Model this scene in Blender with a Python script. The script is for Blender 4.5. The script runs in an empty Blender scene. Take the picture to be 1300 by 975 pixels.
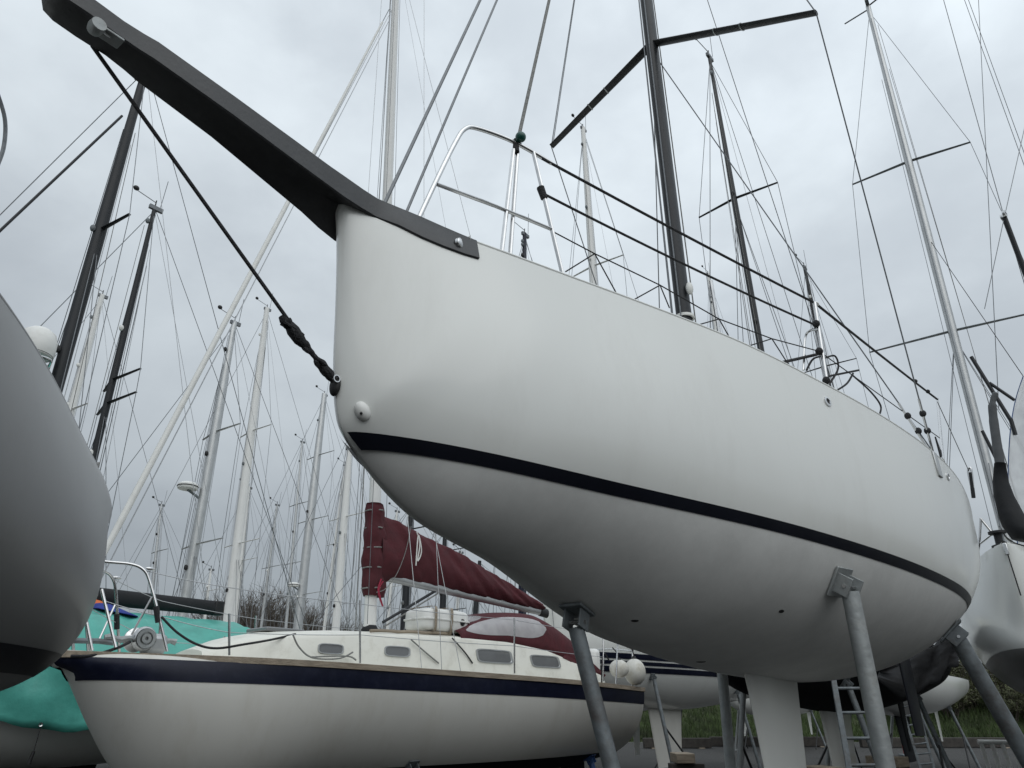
import bpy, math, random
import numpy as np
from mathutils import Vector, Matrix
random.seed(7); rng = np.random.default_rng(7)
scene = bpy.context.scene
COL = scene.collection
pi = math.pi

# ------------------------------------------------------------------ camera
FPX, PITCH, EYE = 905.0, math.radians(24.5), 1.6
cp, sp_ = math.cos(PITCH), math.sin(PITCH)
cam = bpy.data.cameras.new('camera'); camo = bpy.data.objects.new('camera', cam); COL.objects.link(camo)
camo.location = (0, 0, EYE); camo.rotation_euler = (pi/2 + PITCH, 0, 0)
cam.sensor_fit = 'HORIZONTAL'; cam.sensor_width = 36; cam.lens = FPX/1300*36
cam.clip_start = .05; cam.clip_end = 3000
scene.camera = camo

def ray(px, py):
    x = (px-650)/FPX; u = (487.5-py)/FPX
    return np.array([x, cp-sp_*u, sp_+cp*u])
def atY(px, py, Y):
    r = ray(px, py); t = Y/r[1]
    return np.array([r[0]*t, Y, EYE+r[2]*t])
def ratio(px, py):
    r = ray(px, py); return r[0]/r[1]

# ------------------------------------------------------------------ materials
def mat(name, base, rough=.5, metal=0., var=.10, scale=4., bump=0., bscale=30., coat=0., stretch=(1,1,1), dirt=None, dirt_amt=.0, dirt_scale=3., rvar=.08, alpha=1., spec=.5):
    m = bpy.data.materials.new(name); m.use_nodes = True
    nt = m.node_tree; N = nt.nodes; Lk = nt.links
    b = N['Principled BSDF']
    tc = N.new('ShaderNodeTexCoord'); mp = N.new('ShaderNodeMapping'); mp.inputs['Scale'].default_value = stretch
    Lk.new(tc.outputs['Object'], mp.inputs['Vector'])
    nz = N.new('ShaderNodeTexNoise'); nz.inputs['Scale'].default_value = scale; nz.inputs['Detail'].default_value = 5
    Lk.new(mp.outputs[0], nz.inputs['Vector'])
    rp = N.new('ShaderNodeMapRange'); rp.inputs[1].default_value = .3; rp.inputs[2].default_value = .7
    rp.inputs[3].default_value = 1-var; rp.inputs[4].default_value = 1+var
    Lk.new(nz.outputs['Fac'], rp.inputs[0])
    mx = N.new('ShaderNodeVectorMath'); mx.operation = 'SCALE'; mx.inputs[0].default_value = base
    Lk.new(rp.outputs[0], mx.inputs['Scale'])
    out = mx.outputs[0]
    if dirt:
        n2 = N.new('ShaderNodeTexNoise'); n2.inputs['Scale'].default_value = dirt_scale; n2.inputs['Detail'].default_value = 8; n2.inputs['Roughness'].default_value = .7
        Lk.new(mp.outputs[0], n2.inputs['Vector'])
        r2 = N.new('ShaderNodeMapRange'); r2.inputs[1].default_value = .5; r2.inputs[2].default_value = .75; r2.inputs[4].default_value = dirt_amt
        Lk.new(n2.outputs['Fac'], r2.inputs[0])
        mm = N.new('ShaderNodeMix'); mm.data_type = 'RGBA'
        Lk.new(r2.outputs[0], mm.inputs[0]); Lk.new(out, mm.inputs[6]); mm.inputs[7].default_value = (*dirt, 1)
        out = mm.outputs[2]
    Lk.new(out, b.inputs['Base Color'])
    rr = N.new('ShaderNodeMapRange'); rr.inputs[3].default_value = max(0, rough-rvar); rr.inputs[4].default_value = min(1, rough+rvar)
    Lk.new(nz.outputs['Fac'], rr.inputs[0]); Lk.new(rr.outputs[0], b.inputs['Roughness'])
    b.inputs['Metallic'].default_value = metal; b.inputs['Specular IOR Level'].default_value = spec
    if coat: b.inputs['Coat Weight'].default_value = coat; b.inputs['Coat Roughness'].default_value = .12
    if alpha < 1: b.inputs['Alpha'].default_value = alpha
    if bump:
        n3 = N.new('ShaderNodeTexNoise'); n3.inputs['Scale'].default_value = bscale; n3.inputs['Detail'].default_value = 4
        Lk.new(mp.outputs[0], n3.inputs['Vector'])
        bp = N.new('ShaderNodeBump'); bp.inputs['Strength'].default_value = bump; bp.inputs['Distance'].default_value = .02
        Lk.new(n3.outputs['Fac'], bp.inputs['Height']); Lk.new(bp.outputs[0], b.inputs['Normal'])
    return m
M = {}
M['gel'] = mat('white_gelcoat', (.735, .745, .715), .24, var=.02, scale=1.2, coat=.4, stretch=(1, 1, .3), dirt=(.50, .49, .45), dirt_amt=.24, dirt_scale=2.4, rvar=.07, bump=.02, bscale=1.6)
M['gelold'] = mat('aged_gelcoat', (.64, .63, .585), .38, var=.03, scale=1.5, coat=.1, stretch=(1, 1, .3), dirt=(.42, .38, .30), dirt_amt=.30, dirt_scale=2.2)
M['gelgrey'] = mat('grey_gelcoat', (.19, .19, .187), .4, var=.03, scale=1.2, coat=.1, dirt=(.15, .145, .135), dirt_amt=.35)
M['deck'] = mat('deck_paint', (.62, .62, .58), .6, var=.05, scale=6, dirt=(.35, .33, .28), dirt_amt=.4)
M['cream'] = mat('cream_coachroof', (.76, .75, .68), .4, var=.03, scale=2, dirt=(.36, .33, .24), dirt_amt=.35, dirt_scale=5)
M['black'] = mat('black_vinyl', (.005, .006, .011), .35, var=.2, scale=5, spec=.22)
M['navy'] = mat('navy_paint', (.004, .006, .020), .4, var=.2, scale=4, spec=.3, dirt=(.03, .035, .05), dirt_amt=.35, dirt_scale=8)
M['antifoul'] = mat('antifouling', (.007, .008, .010), .75, var=.3, scale=6, bump=.2, spec=.15)
M['carbon'] = mat('painted_carbon', (.036, .037, .039), .42, var=.2, scale=8, bump=.06, bscale=60, dirt=(.09, .09, .09), dirt_amt=.25, dirt_scale=10)
M['mastdark'] = mat('dark_anodised', (.017, .019, .022), .45, spec=.35, var=.15, scale=4, rvar=.1)
M['alu'] = mat('mast_aluminium', (.50, .51, .51), .42, metal=.75, var=.08, scale=5, dirt=(.30, .30, .29), dirt_amt=.4)
M['mastwhite'] = mat('white_mast_paint', (.74, .74, .72), .35, var=.04, scale=3, dirt=(.45, .44, .40), dirt_amt=.3)
M['steel'] = mat('stainless_steel', (.62, .62, .62), .2, metal=1., var=.08, scale=20)
M['galv'] = mat('galvanised_steel', (.17, .19, .20), .6, metal=.35, var=.25, scale=9, bump=.25, bscale=25, dirt=(.085, .06, .045), dirt_amt=.8, dirt_scale=6)
M['galvlight'] = mat('pale_galvanised_steel', (.34, .36, .36), .55, metal=.35, var=.2, scale=9, bump=.2, dirt=(.16, .14, .12), dirt_amt=.6, dirt_scale=9)
M['wire'] = mat('wire_rope', (.16, .17, .18), .45, metal=.5, var=.2, scale=40)
M['wirelight'] = mat('bright_wire', (.42, .43, .44), .4, metal=.5, var=.1, scale=40)
M['rope'] = mat('black_rope', (.018, .018, .020), .8, var=.4, scale=60, bump=.5, bscale=120)
M['ropegrey'] = mat('grey_rope', (.22, .22, .21), .85, var=.3, scale=60, bump=.4, bscale=100)
M['ropered'] = mat('red_rope', (.30, .02, .05), .8, var=.3, scale=60)
M['maroon'] = mat('maroon_canvas', (.072, .010, .015), .85, var=.22, scale=6, bump=.5, bscale=14, dirt=(.04, .012, .016), dirt_amt=.5, dirt_scale=3)
M['teal'] = mat('teal_tarpaulin', (.075, .36, .30), .45, var=.12, scale=5, bump=.9, bscale=3.5, dirt=(.05, .27, .23), dirt_amt=.35)
M['tealdark'] = mat('green_tarpaulin', (.012, .20, .15), .5, var=.2, scale=5, bump=.6, bscale=5)
M['blackcanvas'] = mat('black_canvas', (.010, .011, .013), .8, var=.3, scale=7, bump=.5, bscale=9)
M['greycanvas'] = mat('grey_canvas', (.09, .095, .10), .8, var=.2, scale=7, bump=.4, bscale=9)
M['wood'] = mat('weathered_teak', (.30, .25, .19), .75, var=.25, scale=5, stretch=(.6, 6, 6), bump=.4, bscale=20, dirt=(.12, .08, .05), dirt_amt=.6)
M['plastic'] = mat('white_plastic', (.76, .76, .73), .4, var=.04, scale=5, dirt=(.40, .38, .33), dirt_amt=.3, dirt_scale=6)
M['fender'] = mat('grubby_fender', (.66, .65, .60), .5, var=.08, scale=5, dirt=(.32, .28, .18), dirt_amt=.7, dirt_scale=4)
M['green'] = mat('green_plastic', (.006, .075, .06), .35, var=.1, scale=5)
M['rubber'] = mat('black_rubber', (.012, .012, .013), .6, var=.2, scale=10)
M['red'] = mat('red_paint', (.30, .02, .02), .5, var=.2, scale=6, dirt=(.12, .03, .02), dirt_amt=.5)
M['blue'] = mat('blue_paint', (.03, .08, .22), .5, var=.2, scale=6)
M['orange'] = mat('orange_cloth', (.65, .16, .05), .8, var=.1, scale=6)
M['cobalt'] = mat('blue_cloth', (.02, .04, .24), .8, var=.1, scale=6)
M['bark'] = mat('bark', (.10, .085, .07), .9, var=.3, scale=10)
M['leaf'] = mat('bramble_leaf', (.075, .085, .035), .7, var=.5, scale=3)
M['blossom'] = mat('blossom', (.6, .6, .6), .7, var=.1)
M['timber'] = mat('tarred_timber', (.045, .04, .035), .85, var=.35, scale=6, bump=.5, bscale=20)
M['glass'] = mat('dark_glass', (.16, .165, .17), .08, var=.1, scale=3, coat=.5)
M['clearpvc'] = mat('clear_pvc', (.80, .81, .82), .14, var=.12, scale=5, alpha=.46, bump=.35, bscale=6)
M['holeblack'] = mat('dark_hole', (.004, .004, .004), .8)

# white yacht: glossy topsides, matt slightly grubby bottom paint below the stripe
m = M['gel'].copy(); m.name = 'two_tone_hull_paint'; M['gelmain'] = m
nt = m.node_tree; N = nt.nodes; Lk = nt.links; b = N['Principled BSDF']
tc_ = N.new('ShaderNodeTexCoord'); sx_ = N.new('ShaderNodeSeparateXYZ'); Lk.new(tc_.outputs['Object'], sx_.inputs[0])
def mth(op, a, c):
    n = N.new('ShaderNodeMath'); n.operation = op
    for i, q in enumerate((a, c)):
        if isinstance(q, (int, float)): n.inputs[i].default_value = q
        else: Lk.new(q, n.inputs[i])
    return n.outputs[0]
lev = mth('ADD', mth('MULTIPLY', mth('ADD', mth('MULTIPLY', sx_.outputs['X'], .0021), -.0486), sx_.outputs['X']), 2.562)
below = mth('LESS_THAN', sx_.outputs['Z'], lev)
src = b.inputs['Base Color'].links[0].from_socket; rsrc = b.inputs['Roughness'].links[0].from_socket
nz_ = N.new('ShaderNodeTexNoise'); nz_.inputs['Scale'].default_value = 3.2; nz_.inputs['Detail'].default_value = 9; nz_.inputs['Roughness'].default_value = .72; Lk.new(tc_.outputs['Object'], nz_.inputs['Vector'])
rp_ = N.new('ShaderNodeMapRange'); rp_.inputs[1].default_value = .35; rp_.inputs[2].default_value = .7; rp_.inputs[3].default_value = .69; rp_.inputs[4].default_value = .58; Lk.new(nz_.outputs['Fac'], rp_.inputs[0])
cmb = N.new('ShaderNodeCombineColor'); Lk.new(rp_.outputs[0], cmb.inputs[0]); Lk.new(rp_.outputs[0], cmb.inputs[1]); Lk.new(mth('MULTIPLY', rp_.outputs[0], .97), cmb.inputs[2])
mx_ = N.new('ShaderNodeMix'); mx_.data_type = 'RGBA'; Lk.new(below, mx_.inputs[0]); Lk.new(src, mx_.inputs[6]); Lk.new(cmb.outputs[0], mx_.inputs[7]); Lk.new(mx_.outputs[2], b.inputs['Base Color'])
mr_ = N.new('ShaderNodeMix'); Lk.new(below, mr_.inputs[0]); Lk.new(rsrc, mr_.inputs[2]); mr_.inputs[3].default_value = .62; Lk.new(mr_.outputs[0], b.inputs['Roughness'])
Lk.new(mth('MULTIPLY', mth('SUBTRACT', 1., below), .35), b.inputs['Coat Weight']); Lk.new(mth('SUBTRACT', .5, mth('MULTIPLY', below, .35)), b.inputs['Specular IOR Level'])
# ------------------------------------------------------------------ mesh builder
class MB:
    def __init__(s): s.v = []; s.f = []
    def tube(s, pts, r, n=8, caps=True, sq=None):
        pts = [Vector(p) for p in pts]; k = len(pts)
        rs = r if hasattr(r, '__len__') else [r]*k
        t0 = (pts[1]-pts[0]).normalized()
        up = Vector((0, 0, 1)) if abs(t0.z) < .95 else Vector((1, 0, 0))
        a = t0.cross(up).normalized(); b0 = len(s.v); pt = t0
        for i, p in enumerate(pts):
            t = ((pts[min(i+1, k-1)]-pts[i]).normalized() + (pts[i]-pts[max(i-1, 0)]).normalized())
            t = t.normalized() if t.length > 1e-9 else pt
            a = (a - t*a.dot(t)); a = a.normalized() if a.length > 1e-9 else t.orthogonal().normalized()
            b = t.cross(a); pt = t
            sx, sy = sq if sq else (1, 1)
            for j in range(n):
                g = 2*pi*j/n
                s.v.append(p + a*(math.cos(g)*rs[i]*sx) + b*(math.sin(g)*rs[i]*sy))
        for i in range(k-1):
            for j in range(n):
                s.f.append((b0+i*n+j, b0+i*n+(j+1) % n, b0+(i+1)*n+(j+1) % n, b0+(i+1)*n+j))
        if caps:
            s.f.append(tuple(b0+j for j in range(n))[::-1]); s.f.append(tuple(b0+(k-1)*n+j for j in range(n)))
        return s
    def box(s, c, d, R=None):
        c = Vector(c); b = len(s.v)
        for x in (-.5, .5):
            for y in (-.5, .5):
                for z in (-.5, .5):
                    p = Vector((x*d[0], y*d[1], z*d[2])); p = R @ p if R else p
                    s.v.append(c+p)
        for f in ((0, 1, 3, 2), (4, 6, 7, 5), (0, 4, 5, 1), (2, 3, 7, 6), (0, 2, 6, 4), (1, 5, 7, 3)):
            s.f.append(tuple(b+i for i in f))
        return s
    def beam(s, p, q, w, h, up=(0, 0, 1)):
        p = Vector(p); q = Vector(q); x = (q-p).normalized(); y = Vector(up).cross(x)
        y = y.normalized() if y.length > 1e-6 else x.orthogonal().normalized(); z = x.cross(y)
        R = Matrix((x, y, z)).transposed()
        return s.box((p+q)/2, ((q-p).length, w, h), R)
    def grid(s, P, cu=False, cv=False):
        nu, nv = len(P), len(P[0]); b = len(s.v)
        for row in P:
            for p in row: s.v.append(Vector(p))
        for i in range(nu if cu else nu-1):
            for j in range(nv if cv else nv-1):
                i2, j2 = (i+1) % nu, (j+1) % nv
                s.f.append((b+i*nv+j, b+i*nv+j2, b+i2*nv+j2, b+i2*nv+j))
        return s
    def poly(s, pts, thick=None):
        """closed outline; thick = vector -> prism"""
        b = len(s.v); n = len(pts)
        for p in pts: s.v.append(Vector(p))
        if thick is None: s.f.append(tuple(range(b, b+n))); return s
        for p in pts: s.v.append(Vector(p)+Vector(thick))
        s.f.append(tuple(range(b, b+n))[::-1]); s.f.append(tuple(range(b+n, b+2*n)))
        for j in range(n):
            k = (j+1) % n; s.f.append((b+j, b+k, b+n+k, b+n+j))
        return s
    def lathe(s, prof, c, axis=(0, 0, 1), n=20):
        c = Vector(c); ax = Vector(axis).normalized(); a = ax.orthogonal().normalized(); d = ax.cross(a)
        P = [[c+ax*h+(a*math.cos(2*pi*j/n)+d*math.sin(2*pi*j/n))*max(r, 1e-4) for j in range(n)] for r, h in prof]
        return s.grid(P, cv=True)
    def ell(s, c, rad, R=None, nu=12, nv=18):
        c = Vector(c); P = []
        for i in range(nu+1):
            t = pi*i/nu; row = []
            for j in range(nv):
                g = 2*pi*j/nv
                p = Vector((rad[0]*max(math.sin(t), .001)*math.cos(g), rad[1]*max(math.sin(t), .001)*math.sin(g), rad[2]*math.cos(t)))
                row.append(c+(R @ p if R else p))
            P.append(row)
        return s.grid(P, cv=True)
    def build(s, name, m, parent=None, smooth=True, bevel=0., sub=0, solid=0., auto=True):
        me = bpy.data.meshes.new(name); me.from_pydata([tuple(p) for p in s.v], [], s.f); me.validate()
        me.materials.append(m if not isinstance(m, str) else M[m])
        if smooth:
            me.polygons.foreach_set('use_smooth', [True]*len(me.polygons))
            if auto:
                try: me.set_sharp_from_angle(angle=math.radians(38))
                except Exception: pass
        o = bpy.data.objects.new(name, me); COL.objects.link(o)
        if parent is not None: o.parent = parent
        if solid:
            md = o.modifiers.new('s', 'SOLIDIFY'); md.thickness = solid; md.offset = 0
        if bevel:
            md = o.modifiers.new('b', 'BEVEL'); md.width = bevel; md.segments = 2; md.limit_method = 'ANGLE'
        if sub:
            md = o.modifiers.new('u', 'SUBSURF'); md.levels = sub; md.render_levels = sub
        return o

def tag(o, label=None, cat=None, group=None, kind=None):
    if label: o['label'] = label
    if cat: o['category'] = cat
    if group: o['group'] = group
    if kind: o['kind'] = kind
    return o
def thing(name, label, cat, loc=(0, 0, 0), rz=0., group=None):
    o = bpy.data.objects.new(name, None); COL.objects.link(o); o.location = loc; o.rotation_euler = (0, 0, rz)
    o.empty_display_size = .2
    return tag(o, label, cat, group)

# ------------------------------------------------------------------ yacht frame and hull shape
def spl(xs, ys, x):
    xs = np.array(xs, float); ys = np.array(ys, float); n = len(xs); h = np.diff(xs)
    A = np.zeros((n, n)); r = np.zeros(n); A[0, 0] = A[-1, -1] = 1
    for i in range(1, n-1):
        A[i, i-1] = h[i-1]; A[i, i] = 2*(h[i-1]+h[i]); A[i, i+1] = h[i]
        r[i] = 6*((ys[i+1]-ys[i])/h[i]-(ys[i]-ys[i-1])/h[i-1])
    m = np.linalg.solve(A, r); x = np.asarray(x, float)
    i = np.clip(np.searchsorted(xs, x)-1, 0, n-2); t = x-xs[i]; hh = h[i]
    return (((m[i+1]-m[i])/(6*hh)*t+m[i]/2)*t+(ys[i+1]-ys[i])/hh-hh*(2*m[i]+m[i+1])/6)*t+ys[i]

def pchip(xs, ys, x):
    xs = np.array(xs, float); ys = np.array(ys, float); h = np.diff(xs); d = np.diff(ys)/h; m = np.zeros(len(xs))
    for i in range(1, len(xs)-1):
        if d[i-1]*d[i] > 0: w1, w2 = 2*h[i]+h[i-1], h[i]+2*h[i-1]; m[i] = (w1+w2)/(w1/d[i-1]+w2/d[i])
    m[0], m[-1] = d[0], d[-1]; x = np.asarray(x, float)
    i = np.clip(np.searchsorted(xs, x)-1, 0, len(xs)-2); t = (x-xs[i])/h[i]
    return ys[i]*(1+2*t)*(1-t)**2+h[i]*m[i]*t*(1-t)**2+ys[i+1]*t*t*(3-2*t)+h[i]*m[i+1]*t*t*(t-1)

class Yacht:
    """local frame: x aft from the stem, z up; lat = distance to port (or to starboard when flip)"""
    def __init__(s, x0, y0, th, shape, flip=False, midstem=None):
        s.x0, s.y0, s.th, s.flip = x0, y0, th, flip
        s.a = np.array([math.cos(th), math.sin(th)]); sg = -1 if flip else 1
        s.l = np.array([math.sin(th), -math.cos(th)])*sg
        s.ysign = 1 if flip else -1
        s.L, s.b, s.zs, s.prof, s.n, s.m = shape['L'], shape['b'], shape['z'], shape['prof'], shape['n'], shape['m']
        s.prof = [list(p) for p in s.prof]
    def bd(s, x):
        return np.maximum(spl(np.array([0, .08, .22, .45, .72, 1])**.7, [.03]+list(s.b), np.clip(np.asarray(x)/s.L, 0, 1)**.7), .005)
    def sheer(s, x):
        if len(s.zs) != 3: return pchip([k[0] for k in s.zs], [k[1] for k in s.zs], np.clip(np.asarray(x, float), 0, s.L))
        return spl([0, .45, 1], s.zs, np.asarray(x)/s.L)
    def P(s, x, lat, z): return Vector((float(x), float(lat)*s.ysign, float(z)))
    def world(s, p):
        lat = p[1]*s.ysign
        q = np.array([s.x0, s.y0])+s.a*p[0]+s.l*lat
        return np.array([q[0], q[1], p[2]])
    def local(s, w):
        d = np.array([w[0]-s.x0, w[1]-s.y0]); return s.P(d@s.a, d@s.l, w[2])
    def onlat(s, px, py, lat):
        r = ray(px, py); o = np.array([-s.x0, -s.y0])@s.l; d = r[:2]@s.l
        t = (lat-o)/d
        return s.local((r[0]*t, r[1]*t, EYE+r[2]*t))
    def ons(s, px, py, x):
        r = ray(px, py); t = (x-np.array([-s.x0, -s.y0])@s.a)/(r[:2]@s.a)
        return s.local((r[0]*t, r[1]*t, EYE+r[2]*t))
    def oncurtain(s, px, py, inset=.05):
        r = ray(px, py); prev = None
        for t in np.arange(1., 40, .01):
            d = np.array([r[0]*t-s.x0, r[1]*t-s.y0]); x = d@s.a; la = d@s.l
            if -.3 < x < s.L+.3 and la-(float(s.bd(max(x, 0)))-inset) <= 0:
                return s.P(x, la, EYE+r[2]*t)
        return s.ons(px, py, s.L-.12)
    def halfb(s, xq, zq):
        if not hasattr(s, '_hs'): s._hs = s.sections(240, 120)
        x, y, z = s._hs; C = []
        for i in range(len(x)):
            if z[i, 0] <= zq <= z[i, -1]: v = np.interp(zq, z[i], np.arange(120)); C.append((np.interp(v, np.arange(120), x[i]), np.interp(v, np.arange(120), y[i])))
        if not C: return 0.
        C = np.array(sorted(C)); return float(np.interp(xq, C[:, 0], C[:, 1]))
    def sections(s, NU=110, NV=44):
        u = np.linspace(0, 1, NU); v = np.linspace(0, 1, NV); ss = s.L*u**1.5
        bd = s.bd(ss); zs = s.sheer(ss); ku, sx, sz = zip(*s.prof)
        f_ = pchip if len(ku) > 7 else spl; sp = f_(ku, sx, u); zp = f_(ku, sz, u)
        n = spl([0, .5, 1], s.n, u); m = spl([0, .5, 1], s.m, u)
        ph = v*pi/2; S = np.sin(ph)[None]; C = np.cos(ph)[None]
        t = C**(2/m[:, None]); y = bd[:, None]*S**(2/n[:, None])
        z = zs[:, None]-(zs-zp)[:, None]*t; x = sp[:, None]+(ss-sp)[:, None]*(1-t)
        return x, y, z
    def bottom(s, xq):
        x, y, z = s.sections(); return float(np.interp(xq, x[:, 0], z[:, 0]))
    def surf_z(s, xq, latq):
        x, y, z = s.sections(); i = int(np.argmin(abs(x[:, 20]-xq)))
        return float(np.interp(abs(latq), y[i], z[i]))
    def hull(s, root, m, name='hull', NU=110, NV=44):
        s.NUV = (NU, NV); x, y, z = s.sections(NU, NV); mb = MB(); P = []
        for i in range(NU):
            row = [s.P(x[i, j], y[i, j], z[i, j]) for j in range(NV-1, -1, -1)]
            row += [s.P(x[i, j], -y[i, j], z[i, j]) for j in range(1, NV)]
            P.append(row)
        mb.grid(P); W = 2*NV-1; b = (NU-1)*W
        for j in range(NV-1): mb.f.append((b+j, b+j+1, b+W-2-j, b+W-1-j))
        o = mb.build(name, m, root); return o
    def band(s, root, name, m, lo, hi, off=.003, u0=0., K=7, both=True, cond=None):
        NU, NV = s.NUV
        x, y, z = s.sections(NU, NV)
        for side in ((1, -1) if both else (1,)):
            G = []
            for i in range(NU):
                if i/(NU-1) < u0: continue
                X, Y, Z = x[i], y[i], z[i]
                if cond and not cond(X, Z): continue
                vv = np.arange(NV)
                fl = Z-(lo(X) if lo else Z[0]-1); fh = Z-hi(X)
                if fh[0] > 0: continue
                if fh[-1] < 0: continue
                vh = np.interp(0, fh, vv); vl = np.interp(0, fl, vv) if fl[0] < 0 else 0
                q = np.linspace(vl, vh, K)
                G.append(np.stack([np.interp(q, vv, X), np.interp(q, vv, Y), np.interp(q, vv, Z)], -1))
            if len(G) < 2: continue
            G = np.array(G)
            du = np.gradient(G, axis=0); dv = np.gradient(G, axis=1); nn = np.cross(du, dv)
            nn /= np.linalg.norm(nn, axis=-1, keepdims=True)+1e-9
            sg = np.where(nn[..., 1:2]-.3*nn[..., 2:3] < 0, -1, 1); G = G+nn*sg*off
            mb = MB(); mb.grid([[s.P(p[0], p[1]*side, p[2]) for p in r] for r in G]); mb.build(name, m, root)
    def band_wl(s, root, name, m, lo, hi, ylo, yhi, off=.004, K=7, NP=170, send=None):
        """band whose forward ends are cut square, clear of the stem"""
        x, y, z = s.sections(420, 300); vv = np.arange(300)
        for side in (1, -1):
            rows = []
            for k in np.linspace(0, 1, K):
                C = []
                for i in range(420):
                    f = z[i]-(lo(x[i])*(1-k)+hi(x[i])*k)
                    if f[0] > 0 or f[-1] < 0: continue
                    v = np.interp(0, f, vv); C.append((np.interp(v, vv, x[i]), np.interp(v, vv, y[i]), np.interp(v, vv, z[i])))
                C = np.array(C); C = C[np.argsort(C[:, 0])]; ym = ylo*(1-k)+yhi*k
                i0 = int(np.argmax(C[:, 1] > ym)); f = (ym-C[i0-1, 1])/(C[i0, 1]-C[i0-1, 1]+1e-9) if i0 > 0 else 0
                st = C[i0-1]+(C[i0]-C[i0-1])*f if i0 > 0 else C[0]; C = np.vstack([st, C[i0:]])
                d = np.r_[0, np.cumsum(np.linalg.norm(np.diff(C, axis=0), axis=1))]; q = d[-1]*np.linspace(0, 1, NP)**1.5
                rows.append(np.stack([np.interp(q, d, C[:, c]) for c in range(3)], -1))
            G = np.array(rows); nn = np.cross(np.gradient(G, axis=1), np.gradient(G, axis=0)); nn /= np.linalg.norm(nn, axis=-1, keepdims=True)+1e-9
            nn *= np.where(nn[..., 1:2] < 0, -1, 1); G = G+nn*(off+.010*np.exp(-np.arange(NP)/12.))[None, :, None]
            MB().grid([[s.P(p[0], p[1]*side, p[2]) for p in r] for r in G]).build(name, m, root)
    def deck(s, root, m='deck', drop=.012, camber=.05):
        xs = np.linspace(.02, s.L-.01, 50); P = []
        for q in xs:
            b = float(s.bd(q))-.012; P.append([s.P(q, b*k, float(s.sheer(q))-drop+camber*(1-k*k)) for k in np.linspace(-1, 1, 13)])
        return MB().grid(P).build('deck', m, root)
    def rail(s, root, name, m, w=.05, h=.085, out=.025, dz=.0, sides=(1, -1), x0=.0):
        for sd in sides:
            xs = s.L*np.linspace((x0/s.L)**.5, 1, 70)**2; P = []
            for q in xs:
                b = float(s.bd(q)); z = float(s.sheer(q))+dz
                P.append([s.P(q, sd*(b+out), z-h), s.P(q, sd*(b+out), z), s.P(q, sd*(b+out-w), z), s.P(q, sd*(b+out-w), z-h)])
            mb = MB().grid(P, cv=True); n = len(P)
            mb.f.append((0, 1, 2, 3)); mb.f.append(tuple(4*(n-1)+k for k in (3, 2, 1, 0)))
            mb.build(name, m, root, smooth=False, bevel=.012)

def shape_from(q, hard=True):
    (x0, y0, th, L, b1, b2, b3, b4, b5, z0, z1, z2, k0s, k1s, k1z, k2s, k2z, k3z, k4z, k5z, n0, n1, n2, m0, m1, m2) = q[:26]
    mid = 3.25 if hard else (z0+k1z)/2
    return x0, y0, th, dict(L=L, b=[b1, b2, b3, b4, b5], z=[z0, z1, z2], n=[n0, n1, n2], m=[m0, m1, m2],
        prof=[(0, 0, z0-.02), (.12, k0s, mid), (.24, k1s, k1z), (.34, k2s, k2z), (.55, L*.3, k3z), (.75, L*.58, k4z), (1, L, k5z)])

def wire(name, root, p, q, r, m='wire', n=5, sag=0.):
    p, q = Vector(p), Vector(q)
    if sag:
        pts = []
        for i in range(13):
            t = i/12; v = p.lerp(q, t); v.z -= sag*4*t*(1-t); pts.append(v)
    else: pts = [p, q]
    return MB().tube(pts, r, n).build(name, m, root)
def curve(pts, k=8):
    pts = [Vector(p) for p in pts]; out = []
    for i in range(len(pts)-1):
        p0 = pts[max(i-1, 0)]; p1 = pts[i]; p2 = pts[i+1]; p3 = pts[min(i+2, len(pts)-1)]
        for j in range(k):
            t = j/k
            out.append(.5*((2*p1)+(p2-p0)*t+(2*p0-5*p1+4*p2-p3)*t*t+(3*p1-p0-3*p2+p3)*t**3))
    out.append(pts[-1]); return out
YARD = 'yachts laid up ashore in the boatyard'
#@@WORLD@@
# ------------------------------------------------------------------ world and light
w = bpy.data.worlds.new('World'); scene.world = w; w.use_nodes = True
nt = w.node_tree; N = nt.nodes; Lk = nt.links
bg = N['Background']; bg.inputs['Strength'].default_value = .1
SUN_EL, SUN_AZ = math.radians(45), math.radians(158)     # azimuth clockwise from +Y: high behind the viewer, to the right
sky = N.new('ShaderNodeTexSky'); sky.sky_type = 'NISHITA'; sky.sun_disc = False
sky.sun_elevation = SUN_EL; sky.sun_rotation = SUN_AZ
tc = N.new('ShaderNodeTexCoord')
def noise(scale, detail, vec, rough=.55):
    n = N.new('ShaderNodeTexNoise'); n.inputs['Scale'].default_value = scale; n.inputs['Detail'].default_value = detail
    n.inputs['Roughness'].default_value = rough; n.inputs['Distortion'].default_value = .15; Lk.new(vec, n.inputs['Vector']); return n.outputs['Fac']
def rng_(inp, a, b, c, d, smooth=True):
    n = N.new('ShaderNodeMapRange'); n.interpolation_type = 'SMOOTHSTEP' if smooth else 'LINEAR'
    n.inputs[1].default_value = a; n.inputs[2].default_value = b; n.inputs[3].default_value = c; n.inputs[4].default_value = d
    Lk.new(inp, n.inputs[0]); return n.outputs[0]
def math_(op, a, b):
    n = N.new('ShaderNodeMath'); n.operation = op
    for i, x in enumerate((a, b)):
        if isinstance(x, (int, float)): n.inputs[i].default_value = x
        else: Lk.new(x, n.inputs[i])
    return n.outputs[0]
mp = N.new('ShaderNodeMapping'); mp.inputs['Scale'].default_value = (1, 1, 1.5); Lk.new(tc.outputs['Generated'], mp.inputs['Vector'])
mp.inputs['Location'].default_value = (.35, .1, .2)
c1 = noise(2.3, 5, mp.outputs[0], .5); c2 = noise(6.5, 6, mp.outputs[0], .55)
cl = math_('ADD', math_('MULTIPLY', c1, .68), math_('MULTIPLY', c2, .32))
fac = rng_(cl, .34, .67, 0., 1.)
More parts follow.
